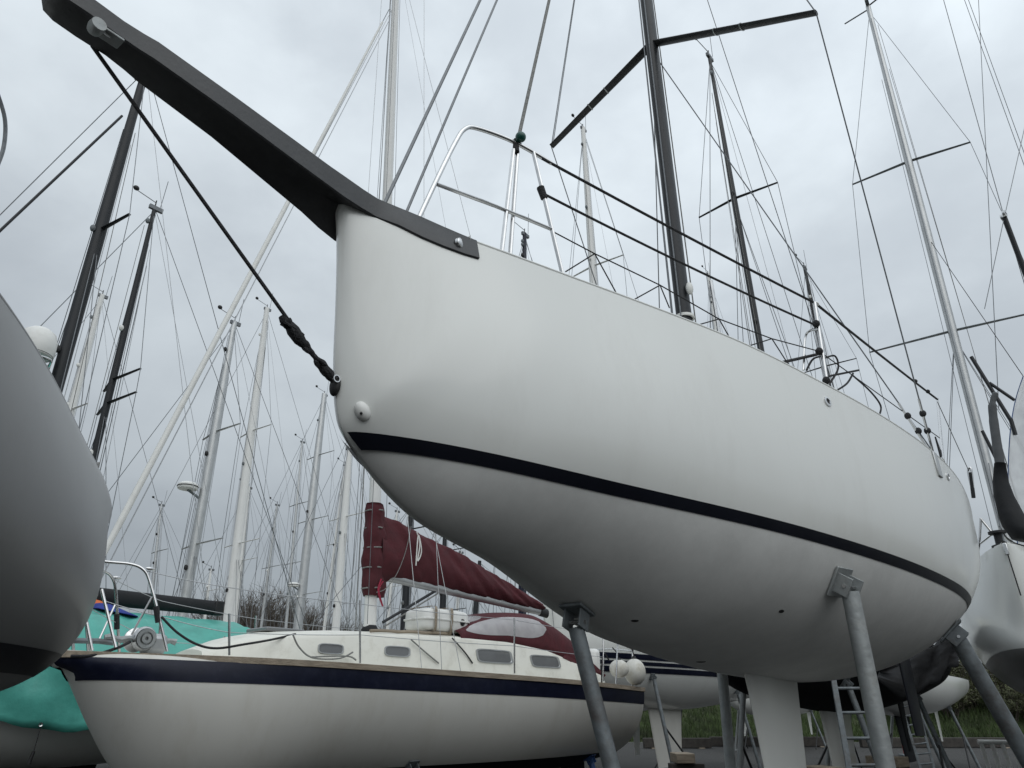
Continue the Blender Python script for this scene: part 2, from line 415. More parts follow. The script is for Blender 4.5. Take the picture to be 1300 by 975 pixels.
mixc = N.new('ShaderNodeMix'); mixc.data_type = 'RGBA'; Lk.new(fac, mixc.inputs[0])
mixc.inputs[6].default_value = (5.5, 6.05, 6.55, 1); mixc.inputs[7].default_value = (7.4, 8.1, 8.6, 1)
sep = N.new('ShaderNodeSeparateXYZ'); Lk.new(tc.outputs['Generated'], sep.inputs[0])
zen = rng_(sep.outputs['Z'], -.05, .85, .50, 1.27)
dt = N.new('ShaderNodeVectorMath'); dt.operation = 'DOT_PRODUCT'; Lk.new(tc.outputs['Generated'], dt.inputs[0])
dt.inputs[1].default_value = (math.sin(SUN_AZ)*math.cos(SUN_EL), math.cos(SUN_AZ)*math.cos(SUN_EL), math.sin(SUN_EL))
glow = rng_(dt.outputs['Value'], .1, 1., 1., 1.2)
side = rng_(sep.outputs['X'], -.7, .5, .90, 1.06)
g = math_('MULTIPLY', math_('MULTIPLY', zen, glow), side)
scl = N.new('ShaderNodeVectorMath'); scl.operation = 'SCALE'; Lk.new(mixc.outputs[2], scl.inputs[0]); Lk.new(g, scl.inputs['Scale'])
mixs = N.new('ShaderNodeMix'); mixs.data_type = 'RGBA'; mixs.inputs[0].default_value = .93
Lk.new(sky.outputs[0], mixs.inputs[6]); Lk.new(scl.outputs[0], mixs.inputs[7]); Lk.new(mixs.outputs[2], bg.inputs['Color'])
sun = bpy.data.lights.new('sun', 'SUN'); sun.energy = .8; sun.angle = math.radians(70); sun.color = (1, .97, .92)
suno = bpy.data.objects.new('sun', sun); COL.objects.link(suno)
suno.rotation_euler = Vector((math.sin(SUN_AZ)*math.cos(SUN_EL), math.cos(SUN_AZ)*math.cos(SUN_EL), math.sin(SUN_EL))).to_track_quat('Z', 'Y').to_euler()
scene.view_settings.view_transform = 'Standard'; scene.view_settings.look = 'None'
scene.view_settings.exposure = 0; scene.view_settings.gamma = 1

# ------------------------------------------------------------------ ground
def gravel_mat():
    m = mat('gravel', (.042, .041, .039), .95, var=.35, scale=14, bump=1., bscale=60, dirt=(.022, .021, .020), dirt_amt=.8, dirt_scale=.5); return m
P = []
for y in [-300, -60, -20, -8] + list(np.linspace(-4, 42, 30)):
    P.append([(x, y, 0.) for x in (-600, -60, -25, -12, -6, 0, 6, 12, 25, 60, 600)])
tag(MB().grid(P).build('ground', gravel_mat(), None), kind='structure')
def bank_z(x, y): return np.clip((y-42)/6., 0, 1)**.8*2.3+.25*math.sin(x*.35+y*.3)*min(1, max(0, (y-42)/3))
ys = list(np.linspace(42, 52, 22))+[60, 90, 200, 700]
xs = [-700, -150]+list(np.linspace(-60, 70, 90))+[160, 700]
tag(MB().grid([[(x, y, float(bank_z(x, y))+.004) for x in xs] for y in ys]).build('grass_bank', mat('turf', (.035, .045, .016), .95, var=.45, scale=1.2, bump=.8, bscale=12, dirt=(.05, .04, .022), dirt_amt=.8, dirt_scale=.8), None), kind='structure')
gm = MB()
for i in range(26000):
    y = 42+random.random()**1.3*7; x = random.uniform(5, 38)
    h = random.uniform(.12, .45)*(1.4 if random.random() < .15 else 1); z = float(bank_z(x, y)); a = random.uniform(0, pi); wd = .03
    b = len(gm.v); gm.v += [Vector((x-wd*math.cos(a), y-wd*math.sin(a), z)), Vector((x+wd*math.cos(a), y+wd*math.sin(a), z)), Vector((x+random.uniform(-.12, .12), y+random.uniform(-.12, .12), z+h))]
    gm.f.append((b, b+1, b+2))
tag(gm.build('grass', mat('grass_blades', (.045, .07, .02), .8, var=.6, scale=1.1), None, smooth=False), kind='stuff')

#@@MAIN@@
# ------------------------------------------------------------------ the white racing yacht
qm = [-0.7726, 2.5509, 0.8418, 7.7314, 0.1192, 0.5631, 1.0735, 1.2078, 0.8666, 3.7901, 3.4857, 3.272, 0.062, 0.145, 2.5921, 0.647, 2.3075, 1.9175, 1.7885, 2.5944, 1.6, 1.95, 2.4444, 2.5772, 4.2088, 3.857]
x0, y0, th, sh = shape_from(qm)
sh['b'] = [.225, .57, 1.06, 1.2, .8666]
sh['z'] = [(0, 3.655), (.65, 3.668), (1.3, 3.652), (2.2, 3.612), (3.2, 3.513), (4.3, 3.437), (5.4, 3.392), (7.7314, 3.28)]
sh['prof'] = [(0, .0, 3.650), (.06, .03, 3.40), (.12, .055, 3.13), (.18, .08, 2.86), (.235, .13, 2.64), (.28, .27, 2.5058), (.34, .60, 2.3238), (.42, 1.15, 2.2113), (.55, 2.32, 1.9167), (.75, 4.48, 1.785), (1, 7.7314, 2.705)]
sh['n'] = [1.3609, 1.646, 2.4997]; sh['m'] = [2.4275, 3.94, 3.7385]
A = Yacht(x0, y0, th, sh)
rt = thing('racing_yacht', 'large white racing yacht with black bowsprit and black waterline stripe', 'yacht', (x0, y0, 0), th, YARD)
A.hull(rt, 'gelmain', NU=300, NV=110)
A.band_wl(rt, 'boot_stripe', M['black'], lambda s: 2.5585-.0486*s+.0021*s*s, lambda s: 2.6128-.0467*s+.0021*s*s, .026, .020, off=.004)
A.deck(rt, 'deck')
# toe rail lip: slim pale edge along the sheer
A.rail(rt, 'toe_rail', M['gel'], w=.02, h=.018, out=.004, dz=.012, x0=.60)
# keel fin with bulb
def fin(Yc, root, z_top, z_bot, xa, ca, xb, cb, m, name='keel', th_=.13, bulb=None):
    P = []
    for k in np.linspace(0, 1, 9):
        z = z_top+(z_bot-z_top)*k; x = xa+(xb-xa)*k; c = ca+(cb-ca)*k; row = []
        fl = 1+.55*max(0, 1-k*9)**2
        for j in range(28):
            g = 2*pi*j/28; t = .5-.5*math.cos(g); yy = th_*c*2.6*(.2969*math.sqrt(t)-.126*t-.3516*t*t+.2843*t**3-.1036*t**4)*(1 if g <= pi else -1)
            row.append(Yc.P(x+c*t, yy*fl, z))
        P.append(row)
    mb = MB().grid(P, cv=True); mb.f.append(tuple(8*28+j for j in range(28)))
    o = mb.build(name, m, root)
    if bulb:
        b = MB(); b.ell(Yc.P(xb+cb*.5, 0, z_bot), (bulb, .17, .15), nu=14, nv=20); b.build('keel_bulb', m, o)
    return o
A_keel = fin(A, rt, 1.88, .42, 3.50, .90, 3.78, .44, 'gel', bulb=.7)
rd = fin(A, rt, 2.62, 1.35, 7.1, .5, 7.2, .36, 'black', name='rudder', th_=.14)
# ---- bowsprit
def sprit():
    mb = MB(); rows = []
    bw = lambda x: float(A.bd(x))+.008
    prof = [(-1.215, .035, .030, 3.797, 3.757), (-1.20, .035, .052, 3.807, 3.742), (-1.165, .034, .064, 3.811, 3.736), (-1.09, .032, .067, 3.811, 3.731), (-.99, .026, .062, 3.810, 3.727), (-.92, .022, .067, 3.809, 3.720), (-.87, .02, .075, 3.807, 3.714),
            (-.56, .005, .088, 3.780, 3.682), (-.3, 0, .092, 3.752, 3.645, 3.645, 3.620), (-.12, 0, .093, 3.730, 3.620, 3.634, 3.572), (-.03, 0, .094, 3.722, 3.607, 3.640, 3.540), (.06, 0, .096, 3.712, 3.600, 3.640, 3.520), (.14, 0, .100, 3.706, 3.596, 3.62, 3.525), (.24, 0, max(.112, bw(.24)), 3.702, 3.588, 3.6, 3.55), (.35, 0, bw(.35), 3.698, 3.566),
            (.45, 0, bw(.45), 3.690, 3.556), (.56, 0, bw(.56), 3.682, 3.552), (.625, 0, bw(.625), 3.678, 3.556), (.635, 0, bw(.635), 3.678, 3.557)]
    for q_ in prof:
        x, c, hw, zt, zb = q_[:5]; zc, zs_ = q_[5:] if len(q_) > 5 else (zb-.003, zb)
        lo_w = max(hw, A.halfb(x, zb)+.010) if x > .2 else hw; up_w = max(hw, A.halfb(x, zt-.02)+.008) if x > .2 else hw
        e_ = .006; rows.append([A.P(x, c+yy, zz) for yy, zz in ((up_w-e_, zt), (hw*.5, zt+.004), (0, zt+.006), (-hw*.5, zt+.004), (-up_w+e_, zt), (-up_w, zt-e_), (-lo_w, zs_+e_), (-lo_w+e_, zs_), (0, zc), (lo_w-e_, zb), (lo_w, zb+e_), (up_w, zt-e_))])
    mb.grid(rows, cv=True); n = 12
    mb.f.append(tuple(range(n))); mb.f.append(tuple((len(rows)-1)*n+j for j in range(n))[::-1])
    o = mb.build('bowsprit', 'carbon', rt)
    for sd in (1, -1):
        p_ = A.onlat(585, 308, A.halfb(.57, 3.62)+.010); bl = Vector((p_[0], A.ysign*sd*(A.halfb(p_[0], p_[2])+.011), p_[2]))
        MB().lathe([(.001, .014), (.018, .012), (.026, .006), (.028, -.008)], bl, axis=(.25, A.ysign*sd, 0)).build('bolt', 'steel', o)
    def atz(px, py, z):
        r = ray(px, py); t = (z-EYE)/r[2]; return A.local((r[0]*t, r[1]*t, z))
    c_, e_ = atz(138, 46, 3.718), atz(150, 54, 3.718); ax = (e_-c_); ax.z = 0; ax.normalize(); ay = Vector((0, 0, 1)).cross(ax); R = Matrix((ax, ay, Vector((0, 0, 1)))).transposed()
    br = MB().box(c_, (.085, .055, .010), R).build('tack_fitting', 'galvlight', o, bevel=.003)
    k_ = atz(122, 35, 3.712); MB().lathe([(.001, -.026), (.024, -.026), (.027, 0), (.022, .02), (.001, .026)], k_, axis=ay, n=16).build('tack_roller', 'galvlight', br); MB().beam(k_, c_, .022, .03).build('tack_neck', 'galvlight', br)
    for px, py in ((145, 44), (138, 51)):
        MB().lathe([(.001, -.008), (.005, -.008), (.005, .002)], atz(px, py, 3.722), n=8).build('screw_hole', 'holeblack', br)
    return o
sprit()
# bobstay
st = A.P(-.005, .0, 0); 
tang = A.onlat(423, 486, .0)
tip = A.onlat(117, 58, -.04)
bob = MB().tube([tip, tang], .0075, 8).build('bobstay', 'rope', rt)
d = (Vector(tang)-Vector(tip)); dn = d.normalized()
pa = A.onlat(362, 408, -.02); pb_ = A.onlat(420, 478, 0)
lm = MB(); e1 = dn.orthogonal().normalized(); e2 = dn.cross(e1); Ll = (Vector(pb_)-Vector(pa)).length
for k in range(4):
    pts = []
    for i in range(60):
        t = i/59; g = 2*pi*(k/4)+t*(9 if k % 2 else -7)*.8; am = .013*(1.3 if t < .3 else (.75 if t < .68 else 1.0))
        pts.append(Vector(pa).lerp(Vector(pb_), t)+(e1*math.cos(g)*am*1.3+e2*math.sin(g)*am))
    lm.tube(pts, [.0085+.002*math.sin(i*.7+k) for i in range(60)], 7)
for t, r_, l_ in ((.02, .020, .03), (.24, .027, .05), (.34, .022, .03), (.93, .020, .04)):
    lm.tube([Vector(pa).lerp(Vector(pb_), t)-dn*l_+e1*.004, Vector(pa).lerp(Vector(pb_), t)-dn*l_*.4, Vector(pa).lerp(Vector(pb_), t)+dn*l_*.5-e1*.003, Vector(pa).lerp(Vector(pb_), t)+dn*l_], [r_*.7, r_, r_*.9, r_*.55], 9)
lm.build('lashing', 'rope', bob)
MB().ell(tang+Vector((.01, 0, -.01)), (.018, .03, .045)).build('bobstay_fitting', 'rubber', bob)
MB().lathe([(.012, -.004), (.016, -.004), (.016, .004), (.012, .004), (.012, -.004)], tang+Vector((-.005, A.ysign*.028, .008)), axis=(0, A.ysign, 0)).build('shackle', 'steel', bob)
# speed sensor blister and through-hulls on the port topside
def on_hull(Yc, px, py, NU=160, NV=64):
    for k in range(9):
        h = on_hull_(Yc, px, py-3*k, NU, NV)
        if h: return h
def on_hull_(Yc, px, py, NU, NV):
    """nearest hit of the sight line with the port side of the hull, and the outward normal (local)"""
    x, y, z = Yc.sections(NU, NV); o = Vector(Yc.local((0, 0, EYE))); r = ray(px, py); far = Vector(Yc.local(np.array([r[0]*30, r[1]*30, EYE+r[2]*30])))
    dr = (far-o).normalized(); best = None
    from mathutils.geometry import intersect_ray_tri
    G = [[Yc.P(x[i, j], y[i, j], z[i, j]) for j in range(NV)] for i in range(NU)]
    for i in range(NU-1):
        for j in range(NV-1):
            for tri in ((G[i][j], G[i+1][j], G[i+1][j+1]), (G[i][j], G[i+1][j+1], G[i][j+1])):
                h = intersect_ray_tri(*tri, dr, o, True)
                if h is not None:
                    dd = (h-o).length
                    if dd > 0 and (h-o).dot(dr) > 0 and (best is None or dd < best[0]):
                        nn = (tri[1]-tri[0]).cross(tri[2]-tri[0]).normalized()
                        if nn.dot(dr) > 0: nn = -nn
                        best = (dd, h, nn)
    return (best[1], best[2]) if best else None
h = on_hull(A, 460, 522)
if h:
    p, n = h; R = n.to_track_quat('Z', 'Y').to_matrix()
    o = MB().ell(p, (.030, .042, .026), R=R @ Matrix.Rotation(.5, 3, 'Z')).build('blister_fitting', 'plastic', rt)
    MB().ell(p+n*.024+Vector((0, 0, -.012)), (.006, .006, .004), R=R, nu=6, nv=10).build('screw', 'rubber', o)
for px, py, r in ((1050, 510, .034), (1203, 605, .034)):
    h = on_hull(A, px, py)
    if h: 
        p, n = h; o = MB().lathe([(.001, .003), (r*.55, .003), (r*.62, .010), (r, .008), (r*1.02, -.01)], p, axis=n, n=24).build('vent_disc', 'steel', rt)
        MB().lathe([(.001, .006), (r*.5, .0055)], p, axis=n, n=16).build('vent_grille', 'holeblack', o)
for px, py, a_, b_ in ((806, 788, .022, .010), (992, 776, .022, .012), (890, 843, .03, .006)):
    h = on_hull(A, px, py)
    if h:
        p, n = h; R = n.to_track_quat('Z', 'Y').to_matrix(); MB().ell(p, (a_, b_, .006), R=R, nu=8, nv=14).build('through_hull', 'holeblack', rt)
h = on_hull(A, 1189, 590)
if h:
    p, n = h; xx = Vector((1, 0, 0)); xx = (xx-n*xx.dot(n)).normalized(); R = Matrix((xx, n.cross(xx), n)).transposed()
    MB().box(p+n*.006, (.10, .20, .014), R).build('chainplate', 'alu', rt, bevel=.006)
# ---- pulpit, stanchions and lifelines (port measured, starboard mirrored)
def mir(p): return Vector((p[0], -p[1], p[2]))
C = A.oncurtain
pf = [C(527, 287, .03), C(556, 225, .03), C(578, 181, .03), C(590, 164, .03), C(606, 163, .03), C(652, 180, .03), C(700, 207, .03)]
legs = [[C(636, 328, .03), C(652, 190, .03)], [C(647, 331, .05), C(657, 193, .04)], [C(715, 352, .03), C(677, 193, .03)]]
low = [C(555, 234, .03), C(630, 262, .03), C(700, 291, .03)]
for sd in (0, 1):
    f = (lambda p: Vector(p)) if sd == 0 else mir
    if sd: continue
    pp = MB().tube(curve([f(p) for p in pf[:3]]+[f(p) for p in pf[3:]], 6), .0125, 10).build('pulpit', 'steel', rt)
    for lg in legs: MB().tube([f(p) for p in lg], .0115, 8).build('pulpit_leg', 'steel', pp)
    MB().tube([f(p) for p in low], .010, 8).build('pulpit_rail', 'steel', pp)
    ul = [C(688, 201, .03), C(870, 303, .03), C(1035, 385, .03), C(1120, 450, .03), C(1190, 507, .03)]
    wire('lifeline', rt, f(ul[0]), f(ul[2]), .0085, 'rope', 7, .01); wire('lifeline', rt, f(ul[2]), f(ul[4]), .0095, 'rope', 7, .008)
    for q in ((1162, 484), (1178, 497)):
        MB().ell(f(C(*q, .03)), (.022, .018, .018), nu=6, nv=8).build('lashing', 'rope', rt)
    wire('lifeline', rt, f(C(690, 246, .03)), f(C(1036, 413, .03)), .0075, 'rope', 7, .02)
    MB().tube([f(C(686, 238, .03)), f(C(691, 252, .03))], [.022, .02], 8).build('lashing', 'rope', rt)
    thin = [(700, 293), (755, 322), (838, 362), (913, 405), (980, 430), (1040, 446)]
    for a_, b_ in zip(thin[:-1], thin[1:]): wire('lower_lifeline', rt, f(C(*a_, .05)), f(C(*b_, .05)), .004, 'rope', 5)
    for a_, b_, c_ in (((718, 345), (755, 322), (783, 373)), ((802, 382), (838, 362), (850, 391)), ((888, 412), (913, 405), (927, 430)), ((948, 440), (980, 430), (1003, 466))):
        wire('netting_line', rt, f(C(*a_, .05)), f(C(*b_, .05)), .004, 'rope', 5); wire('netting_line', rt, f(C(*b_, .05)), f(C(*c_, .05)), .004, 'rope', 5)
    s1 = MB().tube([f(C(1050, 488, .04)), f(C(1034, 384, .03))], .014, 10).build('stanchion', 'steel', rt)
    MB().tube(curve([f(C(1020, 470, .12)), f(C(1022, 430, .10)), f(C(1028, 420, .06)), f(C(1039, 418, .04))]), .009, 8).build('stanchion_brace', 'steel', s1)
    for q in ((1036, 411), (1040, 446), (1049, 483)):
        MB().ell(f(C(*q, .03)), (.026, .026, .028), nu=6, nv=10).build('lashing', 'rope', s1)
    MB().ell(f(C(1036, 386, .03)), (.03, .02, .016), nu=6, nv=10).build('stanchion_cap', 'plastic', s1)
    s2 = MB().tube([f(C(1197, 584, .04)), f(C(1190, 506, .03))], .013, 10).build('stanchion', 'steel', rt)
    wire('lower_lifeline', rt, f(C(1040, 446, .05)), f(C(1193, 556, .05)), .004, 'rope', 5)
    wire('lifeline', rt, f(C(1190, 510, .03)), f(C(1230, 598, .03)), .004, 'wire', 5)
    ca = C(1197, 584, .05); xb_ = min(ca[0]+1.5, A.L-.2)
    cl_ = [f(Vector((ca[0]+.02, A.ysign*(float(A.bd(ca[0]))-.06), float(A.sheer(ca[0]))+.34))), f(Vector((xb_, A.ysign*(float(A.bd(xb_))-.06), float(A.sheer(xb_))+.03))), f(Vector((xb_, A.ysign*(float(A.bd(xb_))-.06), float(A.sheer(xb_))-.01))), f(Vector((ca[0]+.02, A.ysign*(float(A.bd(ca[0]))-.06), float(A.sheer(ca[0]))-.01)))]
    MB().poly(cl_, Vector((0, .012, 0))).build('spray_cloth', 'blackcanvas', rt, smooth=False)
    # coils of black line on the side deck
    for pts in (((1046, 455), (1060, 452), (1064, 468), (1052, 489)), ((1060, 497), (1075, 487), (1083, 474)), ((1083, 477), (1105, 497), (1118, 515), (1116, 528)), ((1024, 470), (1032, 456), (1044, 452))):
        MB().tube(curve([f(C(*q, .10)) for q in pts], 6), .007, 6).build('sheet_loop', 'rope', rt)
    wire('sheet', rt, f(C(989, 461, .1)), f(C(1037, 450, .1)), .011, 'rope', 6); wire('sheet', rt, f(C(1050, 478, .1)), f(C(1090, 470, .1)), .008, 'rope', 6)
    # pushpit
    MB().tube(curve([f(C(1234, 622, .05)), f(C(1229, 598, .05)), f(C(1233, 596, .1)), f(C(1236, 625, .12))]), .012, 8).build('pushpit', 'steel', rt)
    MB().tube([f(C(1232, 600, .05)), f(C(1236, 632, .05))], .020, 8).build('pushpit_cover', 'blackcanvas', rt)
# green-topped cleat on the pulpit
clp = C(655, 186, .03)
o = MB().tube([clp+Vector((0, 0, -.04)), clp+Vector((.0, 0, .05))], [.02, .014], 8).build('rail_clamp', 'rope', rt)
MB().ell(C(661, 174, .0), (.030, .030, .030)).build('clamp_ball', 'green', o)
# ---- mast
mx, = (3.47,)
mb_ = A.local(np.array([ratio(870, 410)*5.23, 5.23, 3.4])); mt_ = A.local(np.array([ratio(818, 0)*5.23, 5.23, 14.6]))
def spar(root, b, t, r0, r1, m, name='mast', asp=1.35, n=18):
    mb = MB(); b, t = Vector(b), Vector(t); P = []
    for i in range(9):
        k = i/8; c = b.lerp(t, k); r = r0+(r1-r0)*max(0, (k-.6)/.4)
        P.append([c+Vector((math.cos(2*pi*j/n)*r*asp, math.sin(2*pi*j/n)*r, 0)) for j in range(n)])
    mb.grid(P, cv=True); mb.f.append(tuple(8*n+j for j in range(n))); return mb.build(name, m, root)
mast = spar(rt, mb_, mt_, .060, .05, 'mastdark')
def on_mast(b, t, py):
    """parameter where the mast line passes image height py"""
    lo, hi = 0., 1.
    for _ in range(40):
        k = (lo+hi)/2; w = A_w(b.lerp(t, k))
        y, z = w[1], w[2]-EYE; dd = y*cp+z*sp_; v = 487.5-FPX*(-y*sp_+z*cp)/dd
        if v > py: lo = k
        else: hi = k
    return lo
A_w = A.world
kc = on_mast(Vector(mb_), Vector(mt_), 404)
MB().lathe([(.070, -.012), (.085, -.012), (.085, .012), (.070, .012)], Vector(mb_).lerp(Vector(mt_), kc)).build('mast_collar', 'plastic', mast)
ks = on_mast(Vector(mb_), Vector(mt_), 56); sr = Vector(mb_).lerp(Vector(mt_), ks)
tipP = A.onlat(1036, 16, 1.42); tipS = A.onlat(700, 186, -1.42)
for tp in (tipP, tipS):
    o = MB().tube([sr+(tp-sr).normalized()*.04, tp], [.042, .030], 10, sq=(1.25, .55)).build('spreader', 'carbon', mast)
    for k in (.44, .60):
        c = sr.lerp(tp, k); dd = (tp-sr).normalized(); MB().tube([c-dd*.006, c+dd*.006], [.040*1.02]*2, 10, sq=(1.25, .6)).build('spreader_tape', 'alu', o)
hound = Vector(mb_).lerp(Vector(mt_), .93); head = Vector(mt_)
cpP = C(1184, 572, .02); cpS = mir(cpP)
for tp, c in ((tipP, cpP), (tipS, cpS)):
    wire('cap_shroud', rt, hound, tp, .006, 'wire'); wire('cap_shroud', rt, tp, c, .006, 'wire')
    kd = on_mast(Vector(mb_), Vector(mt_), 66); dd = Vector(mb_).lerp(Vector(mt_), kd)
    c2 = c+Vector((-.06, 0, 0)); wire('lower_shroud', rt, dd, c2, .0055, 'wire')
    for e, s_ in ((tp, c), (dd, c2)):
        u_ = (e-s_).normalized()
        o = MB().tube([s_-Vector((0, 0, .06)), s_+u_*.42], .010, 8).build('turnbuckle', 'steel', rt)
        for k in (.16, .30): MB().ell(s_+u_*k, (.026, .026, .030), nu=6, nv=9).build('turnbuckle_tape', 'rope', o)
wire('second_shroud', rt, hound, tipS+Vector((0.02, 0, 0)), .005, 'wire')
for (px, py, la, r, tgt) in ((485, 265, .05, .009, .97), (511, 281, .10, .007, .95)):
    wire('forestay' if r > .008 else 'jib_halyard', rt, A.onlat(px, py, la), Vector(mb_).lerp(Vector(mt_), tgt), r, 'wire', 6)
wire('spinnaker_halyard', rt, C(655, 190, .03), Vector(mb_).lerp(Vector(mt_), .975), .011, 'ropegrey', 7)
for dx, dy in ((-.10, .03), (-.11, -.03), (.10, .04), (.12, -.02), (.0, .085)):
    wire('halyard', rt, Vector(mb_)+Vector((dx*1.3, dy*1.4, .1)), Vector(mb_).lerp(Vector(mt_), .9)+Vector((dx*.8, dy*.7, 0)), .006, random.choice(['rope', 'ropegrey', 'wire']), 5)
MB().tube([A.P(mb_[0]+.18, .1, 3.5), A.P(mb_[0]+.16, .08, 4.95)], .017, 8).build('vang_strut', 'steel', rt)
MB().ell(Vector(mb_).lerp(Vector(mt_), on_mast(Vector(mb_), Vector(mt_), 372))+Vector((-.02, A.ysign*.09, 0)), (.035, .03, .06)).build('mast_block', 'plastic', mast)
bs = Vector((7.6, 0, 3.3)); wire('backstay', rt, head, bs, .005, 'wire')

#@@PROPS@@
# ------------------------------------------------------------------ steel props under the white yacht
def prop_stand(label, pad_w, pad_n, foot_w, r, m='galv', sleeve=True, group='steel props holding up the yachts', vbracket=True, brace=None):
    """pad_w: world point under the hull; pad_n: hull normal there (pointing away from the hull)"""
    pad_w, foot_w, n = Vector(pad_w), Vector(foot_w), Vector(pad_n).normalized()
    root = thing('steel_prop', label, 'prop', foot_w, 0, group)
    f = foot_w; P_ = pad_w-f; ax = P_.normalized(); top = P_+n*.07-Vector((0, 0, .03))
    if sleeve:
        MB().tube([Vector((0, 0, 0)), ax*(P_.length*.52)], r*1.28, 16).build('sleeve', m, root)
        MB().tube([ax*(P_.length*.50), top], r, 16).build('post', m, root)
    else: MB().tube([Vector((0, 0, 0)), top], r, 14).build('post', m, root)
    R = n.to_track_quat('Z', 'Y').to_matrix()
    o = MB().box(P_+n*.012, (r*3.3, r*3.7, .016), R).build('pad', m, root, bevel=.004)
    y = R @ Vector((0, 1, 0)); x = R @ Vector((1, 0, 0))
    for sd in (-1, 1): MB().box(P_+n*.06+x*sd*r*1.15, (.010, r*2.3, .10), R).build('pad_hinge', m, o, bevel=.003)
    MB().tube([P_+n*.075-x*r*1.35, P_+n*.075+x*r*1.35], .012, 8).build('hinge_pin', 'steel', o)
    MB().box((0, 0, .012), (.32, .32, .024)).build('foot_plate', m, root, bevel=.004)
    if sleeve:
        c = ax*(P_.length*.45); MB().tube([c-Vector((0, r*1.7, 0)), c+Vector((0, r*1.7, 0))], .012, 8).build('locking_pin', 'steel', root)
    if brace: 
        for bq in brace: MB().tube([ax*(P_.length*bq[1]), Vector(bq[0])], .022, 8).build('brace', 'rubber', root)
    return root
def normal_w(Yc, nl):
    return Vector((nl[0]*Yc.a[0]+nl[1]*Yc.ysign*Yc.l[0], nl[0]*Yc.a[1]+nl[1]*Yc.ysign*Yc.l[1], nl[2]))
def hull_point(Yc, x, lat):
    """point and outward normal of the hull's underside at station x, offset lat"""
    e = .03; z = Yc.surf_z_fine(x, lat)
    zx = (Yc.surf_z_fine(x+e, lat)-Yc.surf_z_fine(x-e, lat))/(2*e); zl = (Yc.surf_z_fine(x, lat+e)-Yc.surf_z_fine(x, lat-e))/(2*e)
    n = Vector((zx, zl*Yc.ysign, -1)).normalized()
    return Yc.P(x, lat, z), n
def _szf(s, xq, latq):
    if not hasattr(s, '_sec'): s._sec = s.sections(200, 80)
    x, y, z = s._sec; la = abs(latq)
    zz = [];
    xi = np.array([np.interp(la, y[i], x[i]) if y[i, -1] > la else np.nan for i in range(len(x))])
    zi = np.array([np.interp(la, y[i], z[i]) if y[i, -1] > la else np.nan for i in range(len(x))])
    ok = ~np.isnan(xi); return float(np.interp(xq, xi[ok], zi[ok]))
Yacht.surf_z_fine = _szf
def prop_px(Yc, label, px, py, foot, r, **k):
    h = on_hull(Yc, px, py)
    if h is None: print('no hit', label); return
    p, n = h; wv = Vector(Yc.world(p)); nw = normal_w(Yc, n)
    return prop_stand(label, wv, nw, foot, r, **k)
def hp_world(Yc, x, lat):
    p, n = hull_point(Yc, x, lat); return Vector(Yc.world(p)), normal_w(Yc, n)
# bow prop
h = on_hull(A, 733, 784); wv = Vector(A.world(h[0])); nw = normal_w(A, h[1])
prop_stand('slim grey steel prop under the forefoot of the white racing yacht', wv, nw, (wv[0]+.40, wv[1]-.10, 0), .040)
h = on_hull(A, 1064, 738); wv = Vector(A.world(h[0])); nw = normal_w(A, h[1])
prop_stand('stout scuffed grey steel prop amidships on the near side of the white racing yacht', wv, nw, (wv[0]+.12, wv[1]-.05, 0), .048, m='galvlight')
h = on_hull(A, 1205, 800); wv = Vector(A.world(h[0])); nw = normal_w(A, h[1])
prop_stand('dark leaning steel prop under the stern quarter of the white racing yacht', wv, nw, (wv[0]+.85, wv[1]+.05, 0), .062, m='galv', brace=[((.1, .9, 0), .55)])
wv, nw = hp_world(A, 4.86, -.8)
prop_stand('upright grey steel prop behind the keel of the white racing yacht', wv, nw, (ratio(919, 975)*(wv[1]+.1), wv[1]+.1, 0), .045, m='galvlight')
#@@LEFT@@
# ------------------------------------------------------------------ grey-sided yacht cut by the left edge
qa = [-3.2214, 5.4145, -1.6451, 10.8943, 0.4364, 1.0539, 1.4736, 1.2008, 1.24, 3.1652, 3.3446, 3.0878, -0.0415, 0.2385, 2.5544, 0.5, 1.8435, 1.6667, 1.6351, 1.7943, 2.0752, 2.1516, 2.2682, 2.3794, 3.5653, 3.4157]
x0, y0, th, sh = shape_from(qa, False)
G1 = Yacht(x0, y0, th, sh, flip=True)
r1 = thing('sailing_yacht', 'grey hulled yacht with rounded bow and black stripe, close beside the teal covered boat', 'yacht', (x0, y0, 0), th, YARD)
G1.hull(r1, 'gelgrey', NU=130, NV=60)
G1.band(r1, 'boot_stripe', M['black'], lambda s: 1.7747-.0036*s+.0011*s*s, lambda s: 1.8979-.0046*s+.0005*s*s, off=.003, u0=.25, cond=None)
G1.deck(r1); G1.rail(r1, 'toe_rail', M['gelgrey'], w=.03, h=.03, out=.004, dz=.01, x0=.5)
fin(G1, r1, 1.75, .25, 3.6, 1.6, 4.0, 1.1, 'antifoul'); fin(G1, r1, 1.75, .5, 8.6, .6, 8.7, .4, 'antifoul', name='rudder')
MB().tube(curve([G1.onlat(-6, 110, 1.0), G1.onlat(6, 150, 1.0), G1.onlat(5, 185, 1.0), G1.onlat(-4, 212, 1.0)]), .009, 8).build('rail_loop', 'wire', r1)
for sd in (1, -1):
    wv, nw = hp_world(G1, 4.6, .9*sd)
    prop_stand('grey steel prop under the grey hulled yacht, %s side' % ('near' if sd > 0 else 'far'), wv, nw, (wv[0]+.5*sd, wv[1], 0), .05)
